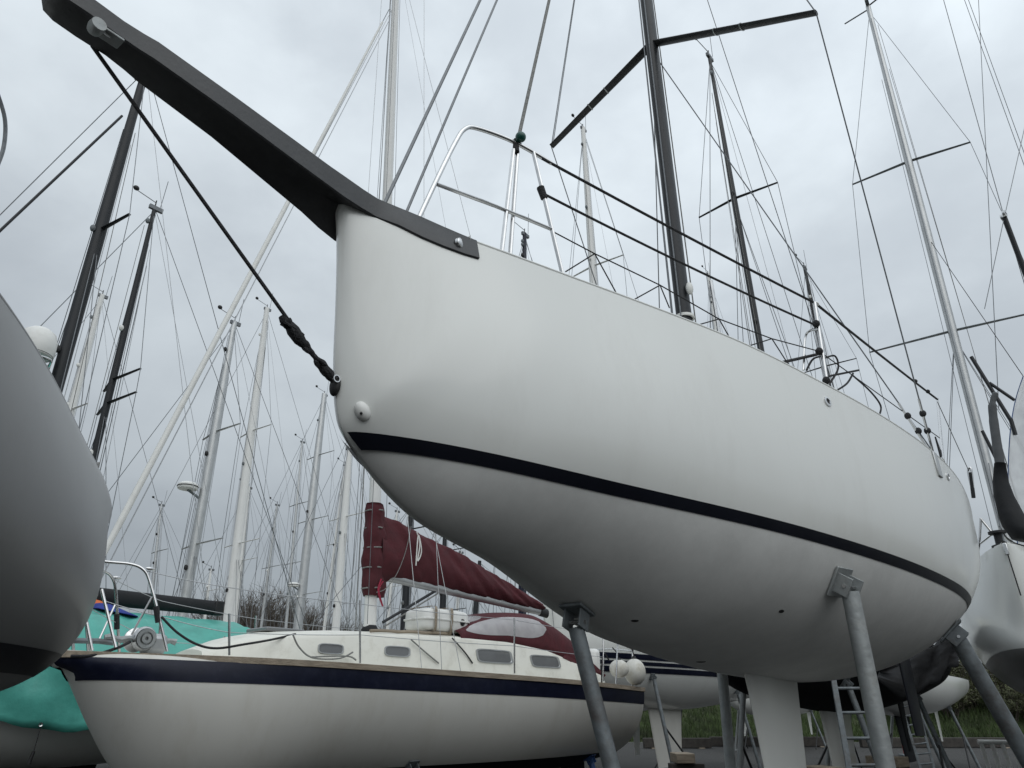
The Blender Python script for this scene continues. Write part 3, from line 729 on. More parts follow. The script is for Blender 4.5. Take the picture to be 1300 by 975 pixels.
# ------------------------------------------------------------------ blue-banded cruising yacht
qb = [-4.7768, 7.7265, 0.8448, 9.3729, 0.5349, 1.1247, 1.3556, 1.5383, 1.2315, 2.1434, 2.0675, 1.9473, 0.1684, 0.3668, 1.8211, 1.0343, 0.9488, 0.6904, 0.5801, 0.8039, 2.016, 2.2008, 2.1455, 1.6138, 2.1814, 2.2045]
x0, y0, th, sh = shape_from(qb, False)
B = Yacht(x0, y0, th, sh)
rb = thing('cruising_yacht', 'cream cruising yacht with navy sheer band, maroon sail cover and maroon sprayhood', 'yacht', (x0, y0, 0), th, YARD)
B.hull(rb, 'gelold', NU=300, NV=110)
B.band_wl(rb, 'sheer_band', M['navy'], lambda s: B.sheer(s)-.268, lambda s: B.sheer(s)-.06, .11, .08, off=.006)
B.band(rb, 'underwater_paint', M['antifoul'], None, lambda s: .9484-.0028*s, off=.004, u0=.2, K=14)
B.deck(rb, drop=.03); B.rail(rb, 'rubbing_rail', M['wood'], w=.09, h=.066, out=.026, dz=.0)
for sd in (1, -1):
    P = []
    for k in np.linspace(0, 1, 6):
        row = []
        for j in range(16):
            g = 2*pi*j/16; row.append(B.P(3.6+.3*k+(1.7-.3*k)*(.5-.5*math.cos(g)), sd*(.45+.35*k)+.07*math.sin(g), .85-.8*k))
        P.append(row)
    mb = MB().grid(P, cv=True); mb.f.append(tuple(80+j for j in range(16))); mb.build('bilge_keel', 'antifoul', rb)
o_r = fin(B, rb, .95, .12, 8.4, .75, 8.6, .6, 'antifoul', name='rudder')
# coachroof: outline measured on the near side
LAT = .80
def bl(px, py, lat=LAT): return B.onlat(px, py, lat)
topc = [bl(*q) for q in ((283, 824), (324, 812), (372, 806.5), (450, 804.5), (520, 806.5), (595, 809.5), (645, 814), (692, 824), (730, 840), (763, 857))]
tx = [p[0] for p in topc]; tz = [p[2] for p in topc]
def roof_z(x): return float(np.interp(x, tx, tz))
def roof_w(x): return float(np.interp(x, [tx[0], tx[0]+.4, tx[2], tx[4], tx[-1]], [.35, .52, .72, .82, .86]))
P = []
for x in np.linspace(tx[0], tx[-1], 46):
    wv_ = roof_w(x); z = max(roof_z(x), float(B.sheer(x))+.01); zd = float(B.sheer(x))-.06; cam_ = .085*min(1, (z-zd)/.35)
    row = [B.P(x, wv_+.03, zd), B.P(x, wv_, z-.045)]
    for k in np.linspace(1, -1, 15): row.append(B.P(x, (wv_-.035)*k, z+cam_*(1-k*k)))
    row += [B.P(x, -wv_, z-.045), B.P(x, -wv_-.03, zd)]
    P.append(row)
mb = MB().grid(P); n_ = len(P[0]); mb.f.append(tuple(range(n_))[::-1]); mb.f.append(tuple((len(P)-1)*n_+j for j in range(n_)))
mb.build('coachroof', 'cream', rb)
# windows on the coachroof side
def win(cx, cy, wpx, hpx, skew=0., sides=(1, -1), rr=.5):
    c = bl(cx, cy, LAT); e = bl(cx+wpx/2, cy, LAT); f = bl(cx, cy-hpx/2, LAT)
    hw, hh = abs(e[0]-c[0]), abs(f[2]-c[2])
    for sd in sides:
        def ring(a, b, ex):
            out = []
            for i in range(28):
                g = 2*pi*i/28; X = math.copysign(abs(math.cos(g))**rr, math.cos(g))*a; Z = math.copysign(abs(math.sin(g))**rr, math.sin(g))*b
                x = c[0]+X+skew*Z; z = c[2]+Z; zd = float(B.sheer(x))-.06; zt = roof_z(x)-.045
                la = roof_w(x)+.03*(1-np.clip((z-zd)/(zt-zd), 0, 1))
                out.append(B.P(x, sd*(la+ex), z))
            return out
        a = ring(hw, hh, -.004); b = ring(hw, hh, .016); c2 = ring(hw*.92, hh*.84, .016); d2 = ring(hw*.90, hh*.81, .005)
        o = MB().grid([a, b, c2, d2], cv=True).build('window', 'alu', rb)
        MB().poly(d2).build('pane', 'glass', o, smooth=False)
win(422, 823.5, 31, 13.5); win(503, 827, 31, 13.5); win(625, 833.5, 44, 17.5, skew=-.25, rr=.35); win(689, 840, 36, 15.5, skew=-.35, rr=.35)
# teak handrails and hatch
for a_, b_ in (((470, 801), (572, 803.5)), ((600, 806), (690, 818))):
    p, q = bl(*a_, .62), bl(*b_, .62)
    for sd in (1, -1):
        pts = [B.P(p[0]+(q[0]-p[0])*t, sd*.62, roof_z(p[0]+(q[0]-p[0])*t)+.055+.008*abs(math.sin(t*9.4))) for t in np.linspace(0, 1, 22)]
        MB().tube(pts, .02, 6, sq=(1, 1.2)).build('teak_handrail', 'wood', rb)
hx = bl(350, 800, 0)[0]; MB().box(B.P(hx, 0, roof_z(hx)+.09), (.55, .5, .05)).build('hatch', 'glass', rb, bevel=.015)
MB().box(B.P(tx[5]-.1, 0, roof_z(tx[5])+.10), (.7, .6, .06)).build('sliding_hatch', 'cream', rb, bevel=.015)
# mast with wrapped sail cover, boom and furled headsail
Bb = B.onlat(470, 793, 0); Bt = B.onlat(502, 0, 0); Bb = B.P(Bb[0], 0, roof_z(Bb[0])+.06); mid = B.onlat(476, 615, 0)
Bt2 = Vector(Bb).lerp(Vector(Bt), 1.12)
bm = spar(rb, Bb, Bt2, .078, .06, 'mastwhite', asp=1.25)
MB().lathe([(.125, 0), (.125, .06), (.10, .10), (.09, .12)], Bb, n=20).build('mast_boot', 'blackcanvas', bm)
A_w = B.world
def Bm(py): return Vector(Bb).lerp(Vector(Bt2), on_mast(Vector(Bb), Vector(Bt2), py))
goose = Bm(728)
be = B.onlat(690, 777, 0); bs_ = goose+Vector((.14, 0, 0))
boom = MB().tube([bs_, be], .062, 12, sq=(.75, 1.2)).build('boom', 'alu', rb)
MB().tube([be-Vector((.12, 0, 0)), be+Vector((.10, 0, -.02))], .066, 12, sq=(.8, 1.25)).build('boom_end', 'rubber', boom)
# cover: sections along the boom
cov = MB(); rows = []
Lb = be[0]-bs_[0]; tops = [(0.0, Bm(652)[2]), (.12, B.onlat(505, 662, 0)[2]), (.3, B.onlat(530, 676, 0)[2]), (.6, B.onlat(585, 703, 0)[2]), (1., B.onlat(688, 766, 0)[2])]
tx_ = [(bs_[0]-.06)]+[B.onlat(q, r, 0)[0] for q, r in ((505, 662), (530, 676), (585, 703), (688, 766))]
tz_ = [t[1] for t in tops]
for i, x in enumerate(np.linspace(bs_[0]-.10, be[0]-.06, 60)):
    t = (x-bs_[0])/Lb; zb = bs_.z+(be.z-bs_.z)*t; zt = float(np.interp(x, tx_, tz_)); hgt = zt-zb
    skirt = -.005+.15*math.exp(-(max(0, t)/.055)**2)
    row = []
    for j in range(24):
        g = 2*pi*j/24; zz = math.cos(g); wd = .065+.085*min(1, hgt/.6)
        if zz > -.2: yy = math.sin(g)*wd*(.55+.45*(1-zz)/1.2)
        else: yy = math.sin(g)*wd*1.05
        yy += .022*math.sin(x*5+zz*4)*(1-abs(zz)*.5)+.014*math.sin(x*17+zz*7)+.008*math.sin(x*33+zz*11); z = (zb-skirt)+(zt-zb+skirt)*(zz*.5+.5)
        row.append(B.P(x, yy, z))
    rows.append(row)
cov.grid(rows, cv=True); cov.f.append(tuple(range(24))); cov.f.append(tuple(59*24+j for j in range(24)))
cv = cov.build('sail_cover', 'maroon', rb, auto=False)
# wrap round the mast
rows = []
for k in np.linspace(0, 1, 26):
    c = Vector(Bm(640)).lerp(Vector(Bm(757)), k); rr = .125+.03*math.sin(k*3.1)+.012*math.sin(k*23); row = []
    for j in range(26):
        g = 2*pi*j/26; r_ = rr*(1+.06*math.sin(3*g+k*9)+.04*math.sin(7*g-k*14)); ext = 1+.75*max(0, math.cos(g))**2*(.25+k*.9)
        row.append(c+Vector((math.cos(g)*r_*ext, math.sin(g)*r_*.95, 0)))
    rows.append(row)
wr = MB().grid(rows, cv=True); wr.f.append(tuple(range(26))); o = wr.build('mast_wrap', 'maroon', cv, auto=False)
for py in (650, 672, 697, 722, 748):
    c = Bm(py); MB().tube([c+Vector((-.135, .09*0-.12*B.ysign*-1*0, 0))+Vector((0, B.ysign*t, .0)) for t in (-.06, .0, .06)]+[c+Vector((0, B.ysign*.145, .01)), c+Vector((.06, B.ysign*.13, .015))], .011, 6).build('lacing', 'ropegrey', o)
MB().tube(curve([B.onlat(x, y, .16) for x, y in ((484, 735), (480, 750), (486, 770), (481, 750), (486, 738))], 8), .012, 6).build('red_line', 'ropered', rb)
MB().tube(curve([B.onlat(x, y, .16) for x, y in ((522, 668), (515, 700), (504, 728), (490, 747), (478, 752))], 6), .006, 6).build('tie_line', 'ropegrey', cv)
MB().tube(curve([B.onlat(x, y, .2) for x, y in ((529, 675), (533, 690), (530, 712), (535, 700), (531, 680), (528, 718))], 6), .010, 6).build('line_coil', 'plastic', cv)
vs = B.onlat(486, 790, 0); ve = B.onlat(560, 746, 0)
MB().tube([vs, ve], .022, 8).build('kicking_strap', 'mastdark', boom); MB().tube([vs+Vector((.03, 0, -.06)), ve+Vector((0, 0, -.06))], .012, 6).build('kicking_strap', 'ropegrey', boom)
# furled headsail on the forestay
fs0 = B.P(.12, 0, 2.25); fs1 = B.onlat(494, 12, 0)
d_ = (fs1-fs0)
MB().tube([fs0+d_*.03, fs0+d_*.1, fs0+d_*.5, fs0+d_*.96], [.022, .038, .036, .020], 10).build('furled_headsail', 'plastic', rb)
wire('forestay', rb, fs0, fs1, .008, 'wire'); wire('foil_halyard', rb, fs0+Vector((.12, .05, 0)), fs1+Vector((.03, 0, -.3)), .008, 'wirelight')
MB().lathe([(.001, -.1), (.10, -.1), (.10, -.07), (.05, -.06), (.05, .02), (.10, .03), (.10, .06), (.001, .06)], fs0+d_*.02, axis=d_, n=18).build('furling_drum', 'rubber', rb)
def rig(Yc, root, b, t, spreads, rw=.0045, wm='wire', stem_s=.1, hl=6, sprm='alu', cp_s=None, top=1., furl=None, cp_lat=None, lowers=True):
    global A_w
    b, t = Vector(b), Vector(t); A_w = Yc.world; hd = b.lerp(t, .985*top)
    sx = cp_s if cp_s is not None else b.x+.25
    pts = {1: [], -1: []}
    for py, half in spreads:
        k = on_mast(b, t, py); c = b.lerp(t, k)
        for sd in (1, -1):
            tp = c+Vector((.16, sd*Yc.ysign*half, .04)); pts[sd].append((c.z, tp))
            MB().tube([c, tp], [.034, .022], 8, sq=(1.3, .6)).build('spreader', sprm, root)
    for sd in (1, -1):
        la = cp_lat or float(Yc.bd(sx))-.04; c = Yc.P(sx, sd*la, float(Yc.sheer(sx)))
        ch = [hd]+[p for _, p in sorted(pts[sd], key=lambda q: -q[0])]+[c]
        for i in range(len(ch)-1): wire('shroud', root, ch[i], ch[i+1], rw, wm)
        if lowers and pts[sd]:
            kz = min(z for z, _ in pts[sd]); k = (kz-b.z)/(t.z-b.z)
            wire('lower_shroud', root, b.lerp(t, k-.01), c+Vector((-.35, 0, 0)), rw, wm); wire('lower_shroud', root, b.lerp(t, k-.012), c+Vector((.35, 0, 0)), rw, wm)
    st_ = Yc.P(stem_s, 0, float(Yc.sheer(stem_s))); sn = Yc.P(Yc.L-.05, 0, float(Yc.sheer(Yc.L)))
    wire('forestay', root, hd, st_, rw*1.2, wm)
    if furl: MB().tube([st_.lerp(hd, .04), st_.lerp(hd, .12), st_.lerp(hd, .92)], [furl*.6, furl, furl*.7], 8).build('furled_headsail', furl and 'greycanvas', root)
    wire('backstay', root, b.lerp(t, .995), sn, rw, wm)
    wire('topping_lift', root, b.lerp(t, .99), b+Vector((3.1, .05, .9)), rw*.7, 'wirelight')
    for i in range(hl):
        g = random.uniform(0, 2*pi); o = Vector((math.cos(g)*.16, math.sin(g)*.14, 0))
        wire('halyard', root, b+o*random.uniform(1., 2.6)+Vector((0, 0, .1)), b.lerp(t, random.uniform(.8, .97))+o*.75, rw*.9, random.choice(['wire', 'wirelight', 'ropegrey']))
rig(B, rb, Bb, Bt2, [(330, .85), (-40, .7)], rw=.005, wm='wirelight', cp_s=Bb[0]+.2, furl=None, top=.9)
# sprayhood with clear windows
hpts = [(588, 783), (600, 775.5), (622, 773), (660, 776), (700, 788), (724, 803), (746, 828), (766, 856)]
hxs = [B.onlat(px, py, .1)[0] for px, py in hpts[:6]]; hz = [B.onlat(px, py, .1)[2] for px, py in hpts[:6]]
hood0 = bl(584, 805, .78)[0]; hoodm = bl(662, 806, .5)[0]; hood1 = bl(735, 826, .82)[0]
base_z = lambda x: max(roof_z(x)-.02, float(B.sheer(x)))
def hood_pt(x, k, grow=0.):
    """k -1..1 across"""
    t = (x-hood0)/(hood1-hood0); zt = base_z(x)+.02+.62*math.sin(pi*min(1, .06+t*1.05)*.5)**.65*(1 if t < .62 else 1-.30*((t-.62)/.38)**2)
    wd = .80+.04*t; g = k*pi/2
    y = math.copysign(abs(math.sin(g))**.55, math.sin(g))*(wd+grow); z = base_z(x)-.03+(zt-base_z(x)+.03+grow)*abs(math.cos(g))**.62
    return B.P(x-(.0 if True else 0), y, z)
P = [[hood_pt(x, k) for k in np.linspace(-1, 1, 41)] for x in np.linspace(hood0, hood1, 36)]
MB().grid(P).build('sprayhood', 'maroon', rb, solid=.006)
hood = [o for o in rb.children if o.name.startswith('sprayhood')][0]
for ka, kb, ta, tb in ((.50, .93, .05, .70), (-.93, -.50, .05, .70), (-.42, .42, .02, .26)):
    P = []
    for i, t in enumerate(np.linspace(0, 1, 16)):
        e = (1-(2*t-1)**4)**.5 if 0 < t < 1 else .12
        km = (ka+kb)/2; kh = (kb-ka)/2*max(e, .12); x = hood0+(hood1-hood0)*(ta+(tb-ta)*t)
        P.append([hood_pt(x, km+kh*q, .009) for q in np.linspace(-1, 1, 12)])
    MB().grid(P).build('clear_window', 'clearpvc', hood)
# canvas tail running down to the cockpit coaming
for sd in (1, -1):
    a, b_ = hood_pt(hood1, sd*.9), hood_pt(hood1, sd*.45); tail = bl(768, 857, .82); tail = B.P(tail[0], sd*.84, tail[2])
    a2 = B.P(hood1-.5, sd*.855, base_z(hood1-.5)-.02)
    MB().poly([hood_pt(hood1-.1, sd*.55), hood_pt(hood1, sd*.72), tail, tail-Vector((.10, 0, .07)), a2], Vector((0, .012, 0))).build('hood_tail', 'maroon', hood, smooth=False)
# liferaft canister
lc = bl(556, 790, .42); zr = roof_z(lc[0])+.07
can = thing('liferaft_canister', 'white plastic liferaft canister strapped on the cream coachroof ahead of the maroon sprayhood', 'liferaft', tuple(B.world(B.P(lc[0], .40, zr))), th)
def sup(c, d, n=26, m=14, e=.35):
    P = []
    for i in range(m+1):
        t = -pi/2+pi*i/m; row = []
        for j in range(n):
            g = 2*pi*j/n; f = lambda v: math.copysign(abs(v)**e, v)
            row.append(Vector((c[0]+d[0]*f(math.sin(t)), c[1]+d[1]*max(abs(math.cos(t)), 1e-3)**e*f(math.cos(g)), c[2]+d[2]*max(abs(math.cos(t)), 1e-3)**e*f(math.sin(g)))))
        P.append(row)
    return P
MB().grid(sup((0, 0, .17), (.46, .28, .165)), cv=True).build('canister_shell', 'plastic', can)
MB().grid(sup((0, 0, .175), (.475, .295, .018), e=.3), cv=True).build('canister_seam', 'plastic', can)
for x in (-.30, .02): MB().grid([[Vector((x+dx, B.ysign*.302*math.copysign(min(1, abs(1.35*math.cos(g))), math.cos(g)), .175+.18*math.copysign(min(1, abs(1.3*math.sin(g))), math.sin(g)))) for g in np.linspace(0, 2*pi, 24, endpoint=False)] for dx in (-.022, .022)], cv=True).build('strap', 'wood', can, solid=.006)
MB().lathe([(.001, .004), (.045, .004), (.05, .0)], (.26, B.ysign*.284, .16), axis=(0, B.ysign, 0), n=20).build('emblem', 'holeblack', can)
cr = MB(); cr.box((0, 0, .0), (.8, .05, .04)); cr.build('cradle', 'wood', can)
# bow gear, pulpit, lifelines
def Cb(px, py, i=.06): return B.oncurtain(px, py, i)
def Pm(p, sd): return Vector((p[0], p[1]*sd, p[2]))
for sd in (1, -1):
    f = lambda p: Pm(p, sd)
    pp = MB().tube(curve([f(Cb(70, 700)), f(Cb(128, 712)), f(Cb(165, 716)), f(Cb(182, 723)), f(Cb(190, 738)), f(Cb(200, 775)), f(Cb(212, 827))], 8), .0165, 10).build('pulpit', 'steel', rb)
    MB().tube([f(Cb(129, 748)), f(Cb(147, 822))], .0165, 9).build('pulpit_leg', 'steel', pp); MB().tube([f(Cb(110, 790)), f(Cb(117, 826))], .0165, 9).build('pulpit_leg', 'steel', pp)
    MB().tube([f(Cb(193, 758)), f(Cb(167, 806))], .012, 8).build('pulpit_leg', 'steel', pp)
    for px, pt, pb2 in ((291, 779, 829), (457, 762, 839), (653, 785, 852), (766, 803, 862)):
        MB().tube([f(Cb(px, pb2+3)), f(Cb(px, pt))], .0135, 9).build('stanchion', 'steel', rb)
    up_ = [(187, 725), (291, 746), (459, 767), (653, 787), (765, 805)]
    lo_ = [(130, 762), (213, 785), (291, 803), (458, 806), (653, 820), (765, 834)]
    for ln in (up_, lo_):
        for a_, b_ in zip(ln[:-1], ln[1:]): wire('lifeline', rb, f(Cb(*a_)), f(Cb(*b_)), .0045, 'wirelight', 5, .01)
    wire('lashing', rb, f(Cb(198, 770)), f(Cb(201, 790)), .03, 'rope', 8)
    MB().ell(f(Cb(191, 722)), (.05, .02, .02), nu=6, nv=8).build('wire_fork', 'steel', rb)
wx = B.onlat(176, 822, .1)
wl = B.P(wx[0], .08, float(B.sheer(wx[0]))+.02)
wd_ = MB().lathe([(.001, -.16), (.11, -.16), (.13, -.13), (.13, -.11), (.075, -.06), (.075, .06), (.13, .10), (.13, .12), (.001, .13)], wl+Vector((0, 0, .15)), axis=(0, 1, 0), n=26).build('windlass', 'steel', rb)
MB().box(wl+Vector((.16, 0, .11)), (.26, .2, .22)).build('windlass_case', 'alu', wd_, bevel=.06)
for r0_, r1_, y_ in ((.10, .07, .172), (.05, .02, .178)): MB().lathe([(r1_, 0), (r1_, .008), (r0_, .008), (r0_, 0), (r1_, 0)], wl+Vector((0, B.ysign*y_, .15)), axis=(0, B.ysign, 0), n=24).build('gypsy', 'galvlight', wd_)
MB().tube([B.P(.0, .02, 2.24), B.P(.5, .03, 2.26), B.P(wx[0]-.25, .04, 2.25)], .035, 8, sq=(1, .8)).build('anchor_shank', 'galv', rb)
ch = [B.P(.55+.06*i, .03+.01*math.sin(i*2), 2.30+.012*math.sin(i*1.7)) for i in range(14)]
MB().tube(ch, [.028+.01*(i % 2) for i in range(14)], 7).build('anchor_chain', 'galvlight', rb)
MB().tube(curve([Cb(205, 783), Cb(225, 803), Cb(250, 818), Cb(275, 823), Cb(310, 818), B.onlat(345, 812, .75), B.onlat(375, 805, .6)], 8), .013, 7).build('bow_rope', 'rope', rb)
MB().tube(curve([Cb(90, 833, -.03), Cb(118, 832, -.03), Cb(150, 822, .1), B.onlat(165, 815, .2)], 8), .016, 7).build('mooring_rope', 'rope', rb)
for pts in (((372, 806), (380, 822), (397, 835), (430, 836), (448, 828)), ((522, 812), (540, 828), (557, 842)), ((574, 810), (590, 828), (600, 842)), ((396, 834), (440, 833), (452, 838))):
    MB().tube(curve([B.onlat(x, y, .86) for x, y in pts], 8), .010, 6).build('deck_rope', random.choice(['rope', 'ropegrey']), rb)
# stern: pushpit, fenders
px_ = [(800, 866), (799, 826), (803, 822)]
for sd in (1, -1):
    f = lambda p: Pm(p, sd)
    pu = MB().tube([f(Cb(803, 872)), f(Cb(803, 826))], .0145, 9).build('pushpit', 'steel', rb)
    MB().tube(curve([f(Cb(766, 806)), f(Cb(790, 818)), f(Cb(803, 826)), B.P(9.25, sd*.6, 2.62), B.P(9.3, 0, 2.62)], 6), .0145, 9).build('pushpit_rail', 'steel', pu)
    MB().tube([f(Cb(782, 868)), f(Cb(784, 816))], .0125, 8).build('pushpit_post', 'steel', pu)
for px, py, la, rad, lab in ((806, 853, 1.12, (.19, .19, .22), 'round grubby white fender hanging at the stern rail of the cream yacht'), (786, 849, .9, (.17, .13, .15), 'smaller white buoy lying inside the stern rail of the cream yacht')):
    p = B.ons(px, py, 9.0 if px > 800 else 8.6); wv = Vector(B.world(p))
    ft = thing('fender', lab, 'fender', tuple(wv)); MB().ell((0, 0, 0), rad, nu=16, nv=22).build('fender_body', 'fender', ft)
    MB().tube([Vector((0, 0, rad[2]*.9)), Vector((0, 0, rad[2]*1.18))], [.05, .03], 10).build('fender_eye', 'rubber', ft); MB().tube(curve([Vector((0, 0, rad[2]*1.1)), Vector((-.03, -.05, rad[2]*1.7)), Vector((-.1, -.02, rad[2]*2.3))], 5), .010, 6).build('fender_line', 'rope', ft)
MB().box(B.P(8.75, .55, 2.35), (.22, .3, .5)).build('outboard_motor', 'plastic', rb, bevel=.07)
MB().tube(curve([B.P(8.4, 1.0, 2.0), B.P(8.45, 1.0, 2.35), B.P(8.6, .95, 2.5), B.P(8.8, .9, 2.4)], 6), .014, 6).build('fuel_hose', 'rope', rb)
wv, nw = hp_world(B, 8.3, .75); prop_stand('blue painted steel prop under the stern of the cream cruising yacht', wv, nw, (wv[0]+.2, wv[1]-.15, 0), .05, m='blue')
wv, nw = hp_world(B, 4.2, .95); prop_stand('steel prop under the middle of the cream cruising yacht', wv, nw, (wv[0]+.3, wv[1]-.3, 0), .05)

# ------------------------------------------------------------------ yachts beyond
def gshape(L, beam, z0, z1, zb, fore=.3, flat=2.4):
    return dict(L=L, b=[.36*beam, .70*beam, .96*beam, beam, .78*beam], z=[z0, z1, z1-.03], n=[1.6, 1.7, 2.0], m=[1.7, flat, flat],
        prof=[(0, 0, z0-.02), (.12, fore*.45, z0-(z0-zb)*.33), (.24, fore*1.1, z0-(z0-zb)*.60), (.34, fore*2.6, zb+(z0-zb)*.22), (.55, L*.33, zb+.05), (.75, L*.58, zb), (1, L, zb+.38)])
TH = .862
def bg_yacht(label, top, low, Y, r, mm, spreads, L=9.5, beam=1.25, z0=2.75, z1=2.5, zb=1.25, hullm='gel', frac=.40, furl=None, sprm=None, props=0, keelm='antifoul', th=TH, radar=None, vane=True, cat='yacht', bottom=None, phrase=None, keelz=.25, cabin=True, rw=.0072, Ylow=None):
    Ylow = Ylow or Y; bw = np.array([ratio(*low)*Ylow, Ylow, z1+.35]); tw = atY(*top, Y)
    a = np.array([math.cos(th), math.sin(th)]); bow = bw[:2]-a*frac*L
    Yc = Yacht(bow[0], bow[1], th, gshape(L, beam, z0, z1, zb))
    root = thing('sailing_yacht', label, cat, (bow[0], bow[1], 0), th, YARD)
    Yc.hull(root, hullm, NU=46, NV=20); Yc.deck(root)
    if bottom: Yc.band(root, 'underwater_paint', M[bottom], None, lambda s: zb+.42+0*s, off=.006, u0=.15, K=10)
    fin(Yc, root, zb+.1, keelz, L*.38, L*.16, L*.41, L*.11, keelm); fin(Yc, root, zb+.25, zb-.75, L*.87, .5, L*.885, .22, hullm, name='rudder')
    if cabin:
        P = []
        for x in np.linspace(L*.26, L*.66, 14):
            e = min(1, (x-L*.26)/.5+.15); wv_ = beam*.58*min(1, .55+e*.45); zd = float(Yc.sheer(x))-.04; z = zd+.36*e
            P.append([Yc.P(x, wv_+.03, zd)]+[Yc.P(x, wv_*k, z+.06*(1-k*k)) for k in np.linspace(1, -1, 7)]+[Yc.P(x, -wv_-.03, zd)])
        mb = MB().grid(P); mb.f.append(tuple(range(9))[::-1]); mb.f.append(tuple(13*9+j for j in range(9))); mb.build('coachroof', 'cream', root)
    b, t = Yc.local(bw), Yc.local(tw)
    ms = spar(root, b, t, r, r*.62, mm, asp=1.3, n=12)
    rig(Yc, root, b, t, spreads, rw=rw, sprm=sprm or mm, furl=furl, cp_s=b[0]+.2)
    if vane:
        v = MB(); v.tube([t, t+Vector((0, 0, .16))], .014, 6); v.build('masthead_fitting', 'rubber', ms)
        MB().tube([t+Vector((0, 0, .10)), t+Vector((-.42, .1, .26))], .010, 5).build('vane_arm', 'wire', ms); MB().ell(t+Vector((-.44, .1, .30)), (.07, .05, .06), nu=5, nv=8).build('wind_cup', 'rubber', ms)
        MB().tube([t+Vector((.1, -.05, .0)), t+Vector((.12, -.06, .75))], .008, 5).build('aerial', 'wire', ms)
        MB().box(t+Vector((.03, 0, -.05)), (.30, .07, .10)).build('masthead_crane', 'wire', ms)
    A_w_ = Yc.world; globals()['A_w'] = A_w_
    for py in np.linspace(top[1]+30, low[1]-30, 3):
        k = on_mast(b, t, py+random.uniform(-12, 12)); c = b.lerp(t, k); MB().ell(c+Vector((-r*1.5, -r*.3, 0)), (.05, .045, .07), nu=5, nv=8).build('mast_fitting', random.choice(['rubber', 'plastic', 'galv']), ms)
    if radar:
        k = on_mast(b, t, radar[1]); c = b.lerp(t, k)+Vector((-.42, .05, 0))
        o = MB().lathe([(.001, .11), (.17, .10), (.24, .05), (.25, .0), (.23, -.06), (.001, -.07)], c, n=20).build('radome', 'plastic', ms)
        MB().tube([c+Vector((.0, 0, -.07)), c+Vector((.42, -.05, -.28))], .03, 6).build('radome_bracket', 'galv', o)
        MB().lathe([(.252, -.012), (.258, 0), (.252, .012)], c, n=20).build('radome_band', 'rubber', o)
    for i in range(props):
        x = L*(.28, .28, .70, .70)[i]; sd = (1, -1, 1, -1)[i]; wv, nw = hp_world(Yc, x, sd*beam*.62)
        prop_stand('%s prop on the %s side under the %s of the %s' % (('slender', 'rusty', 'leaning', 'thin')[i], ('near', 'far')[i % 2], ('bow', 'stern')[i//2], phrase), wv, nw, (wv[0]+Yc.l[0]*sd*.45, wv[1]+Yc.l[1]*sd*.45, 0), .045, m=('galv', 'galvlight')[i % 2], sleeve=False, brace=[((Yc.a[0]*1.3*(1 if i < 2 else -1), Yc.a[1]*1.3*(1 if i < 2 else -1), 0.03), .55)])
    return Yc, root, b, t
# teal-covered yacht
T, rT, tb, tt = bg_yacht('yacht with dark mast and black boom under a teal tarpaulin, white radome on its mast', (187, 82), (75, 485), 10.5, .085, 'mastdark', [(292, .8)], L=9.2, beam=1.35, z0=2.3, z1=2.15, zb=.85, sprm='mastdark', furl=None, cabin=False, keelz=0., vane=False, th=.86)
A_w = T.world
wire('furled_forestay', rT, T.local(atY(155, 147, 10.2)), T.P(.1, 0, 2.4), .022, 'mastdark', 8)
kb_ = (3.2-tb.z)/(tt.z-tb.z); g0 = tb.lerp(tt, kb_)+Vector((.15, 0, 0)); g1 = T.onlat(272, 772, 0.)
o = MB().tube([g0, g1], [.12, .105], 12, sq=(.7, 1.15)).build('boom', 'blackcanvas', rT)
MB().box(g1+Vector((.06, 0, .0)), (.16, .16, .24)).build('boom_end', 'rubber', o, bevel=.02)
MB().tube([g0.lerp(g1, .36)+Vector((0, 0, -.15)), g0.lerp(g1, .365)+Vector((0, .09*T.ysign, 0)), g0.lerp(g1, .37)+Vector((0, 0, .15))], .016, 6).build('boom_tie', 'plastic', o)
kr = on_mast(tb, tt, 455); c = T.local(atY(45, 443, 10.05))
rd_ = MB().lathe([(.001, .30), (.14, .285), (.23, .21), (.275, .08), (.28, -.10), (.26, -.18), (.23, -.20), (.001, -.20)], c+Vector((0, 0, .06)), n=28).build('radome', 'plastic', rT)
MB().lathe([(.262, -.172), (.268, -.165), (.262, -.158)], c+Vector((0, 0, .06)), n=28).build('radome_band', 'galv', rd_)
MB().tube(curve([c+Vector((-.2, .2*T.ysign, -.18)), c+Vector((.0, .26*T.ysign, -.2)), c+Vector((.2, .2*T.ysign, -.2)), c+Vector((.24, .05*T.ysign, -.32)), c+Vector((.42, 0, -.5))], 6), .022, 8).build('radome_bracket', 'steel', rd_)
MB().tube([c+Vector((0, 0, -.18)), tb.lerp(tt, max(kr-.05, .01))], .035, 8).build('radome_arm', 'galv', rd_)
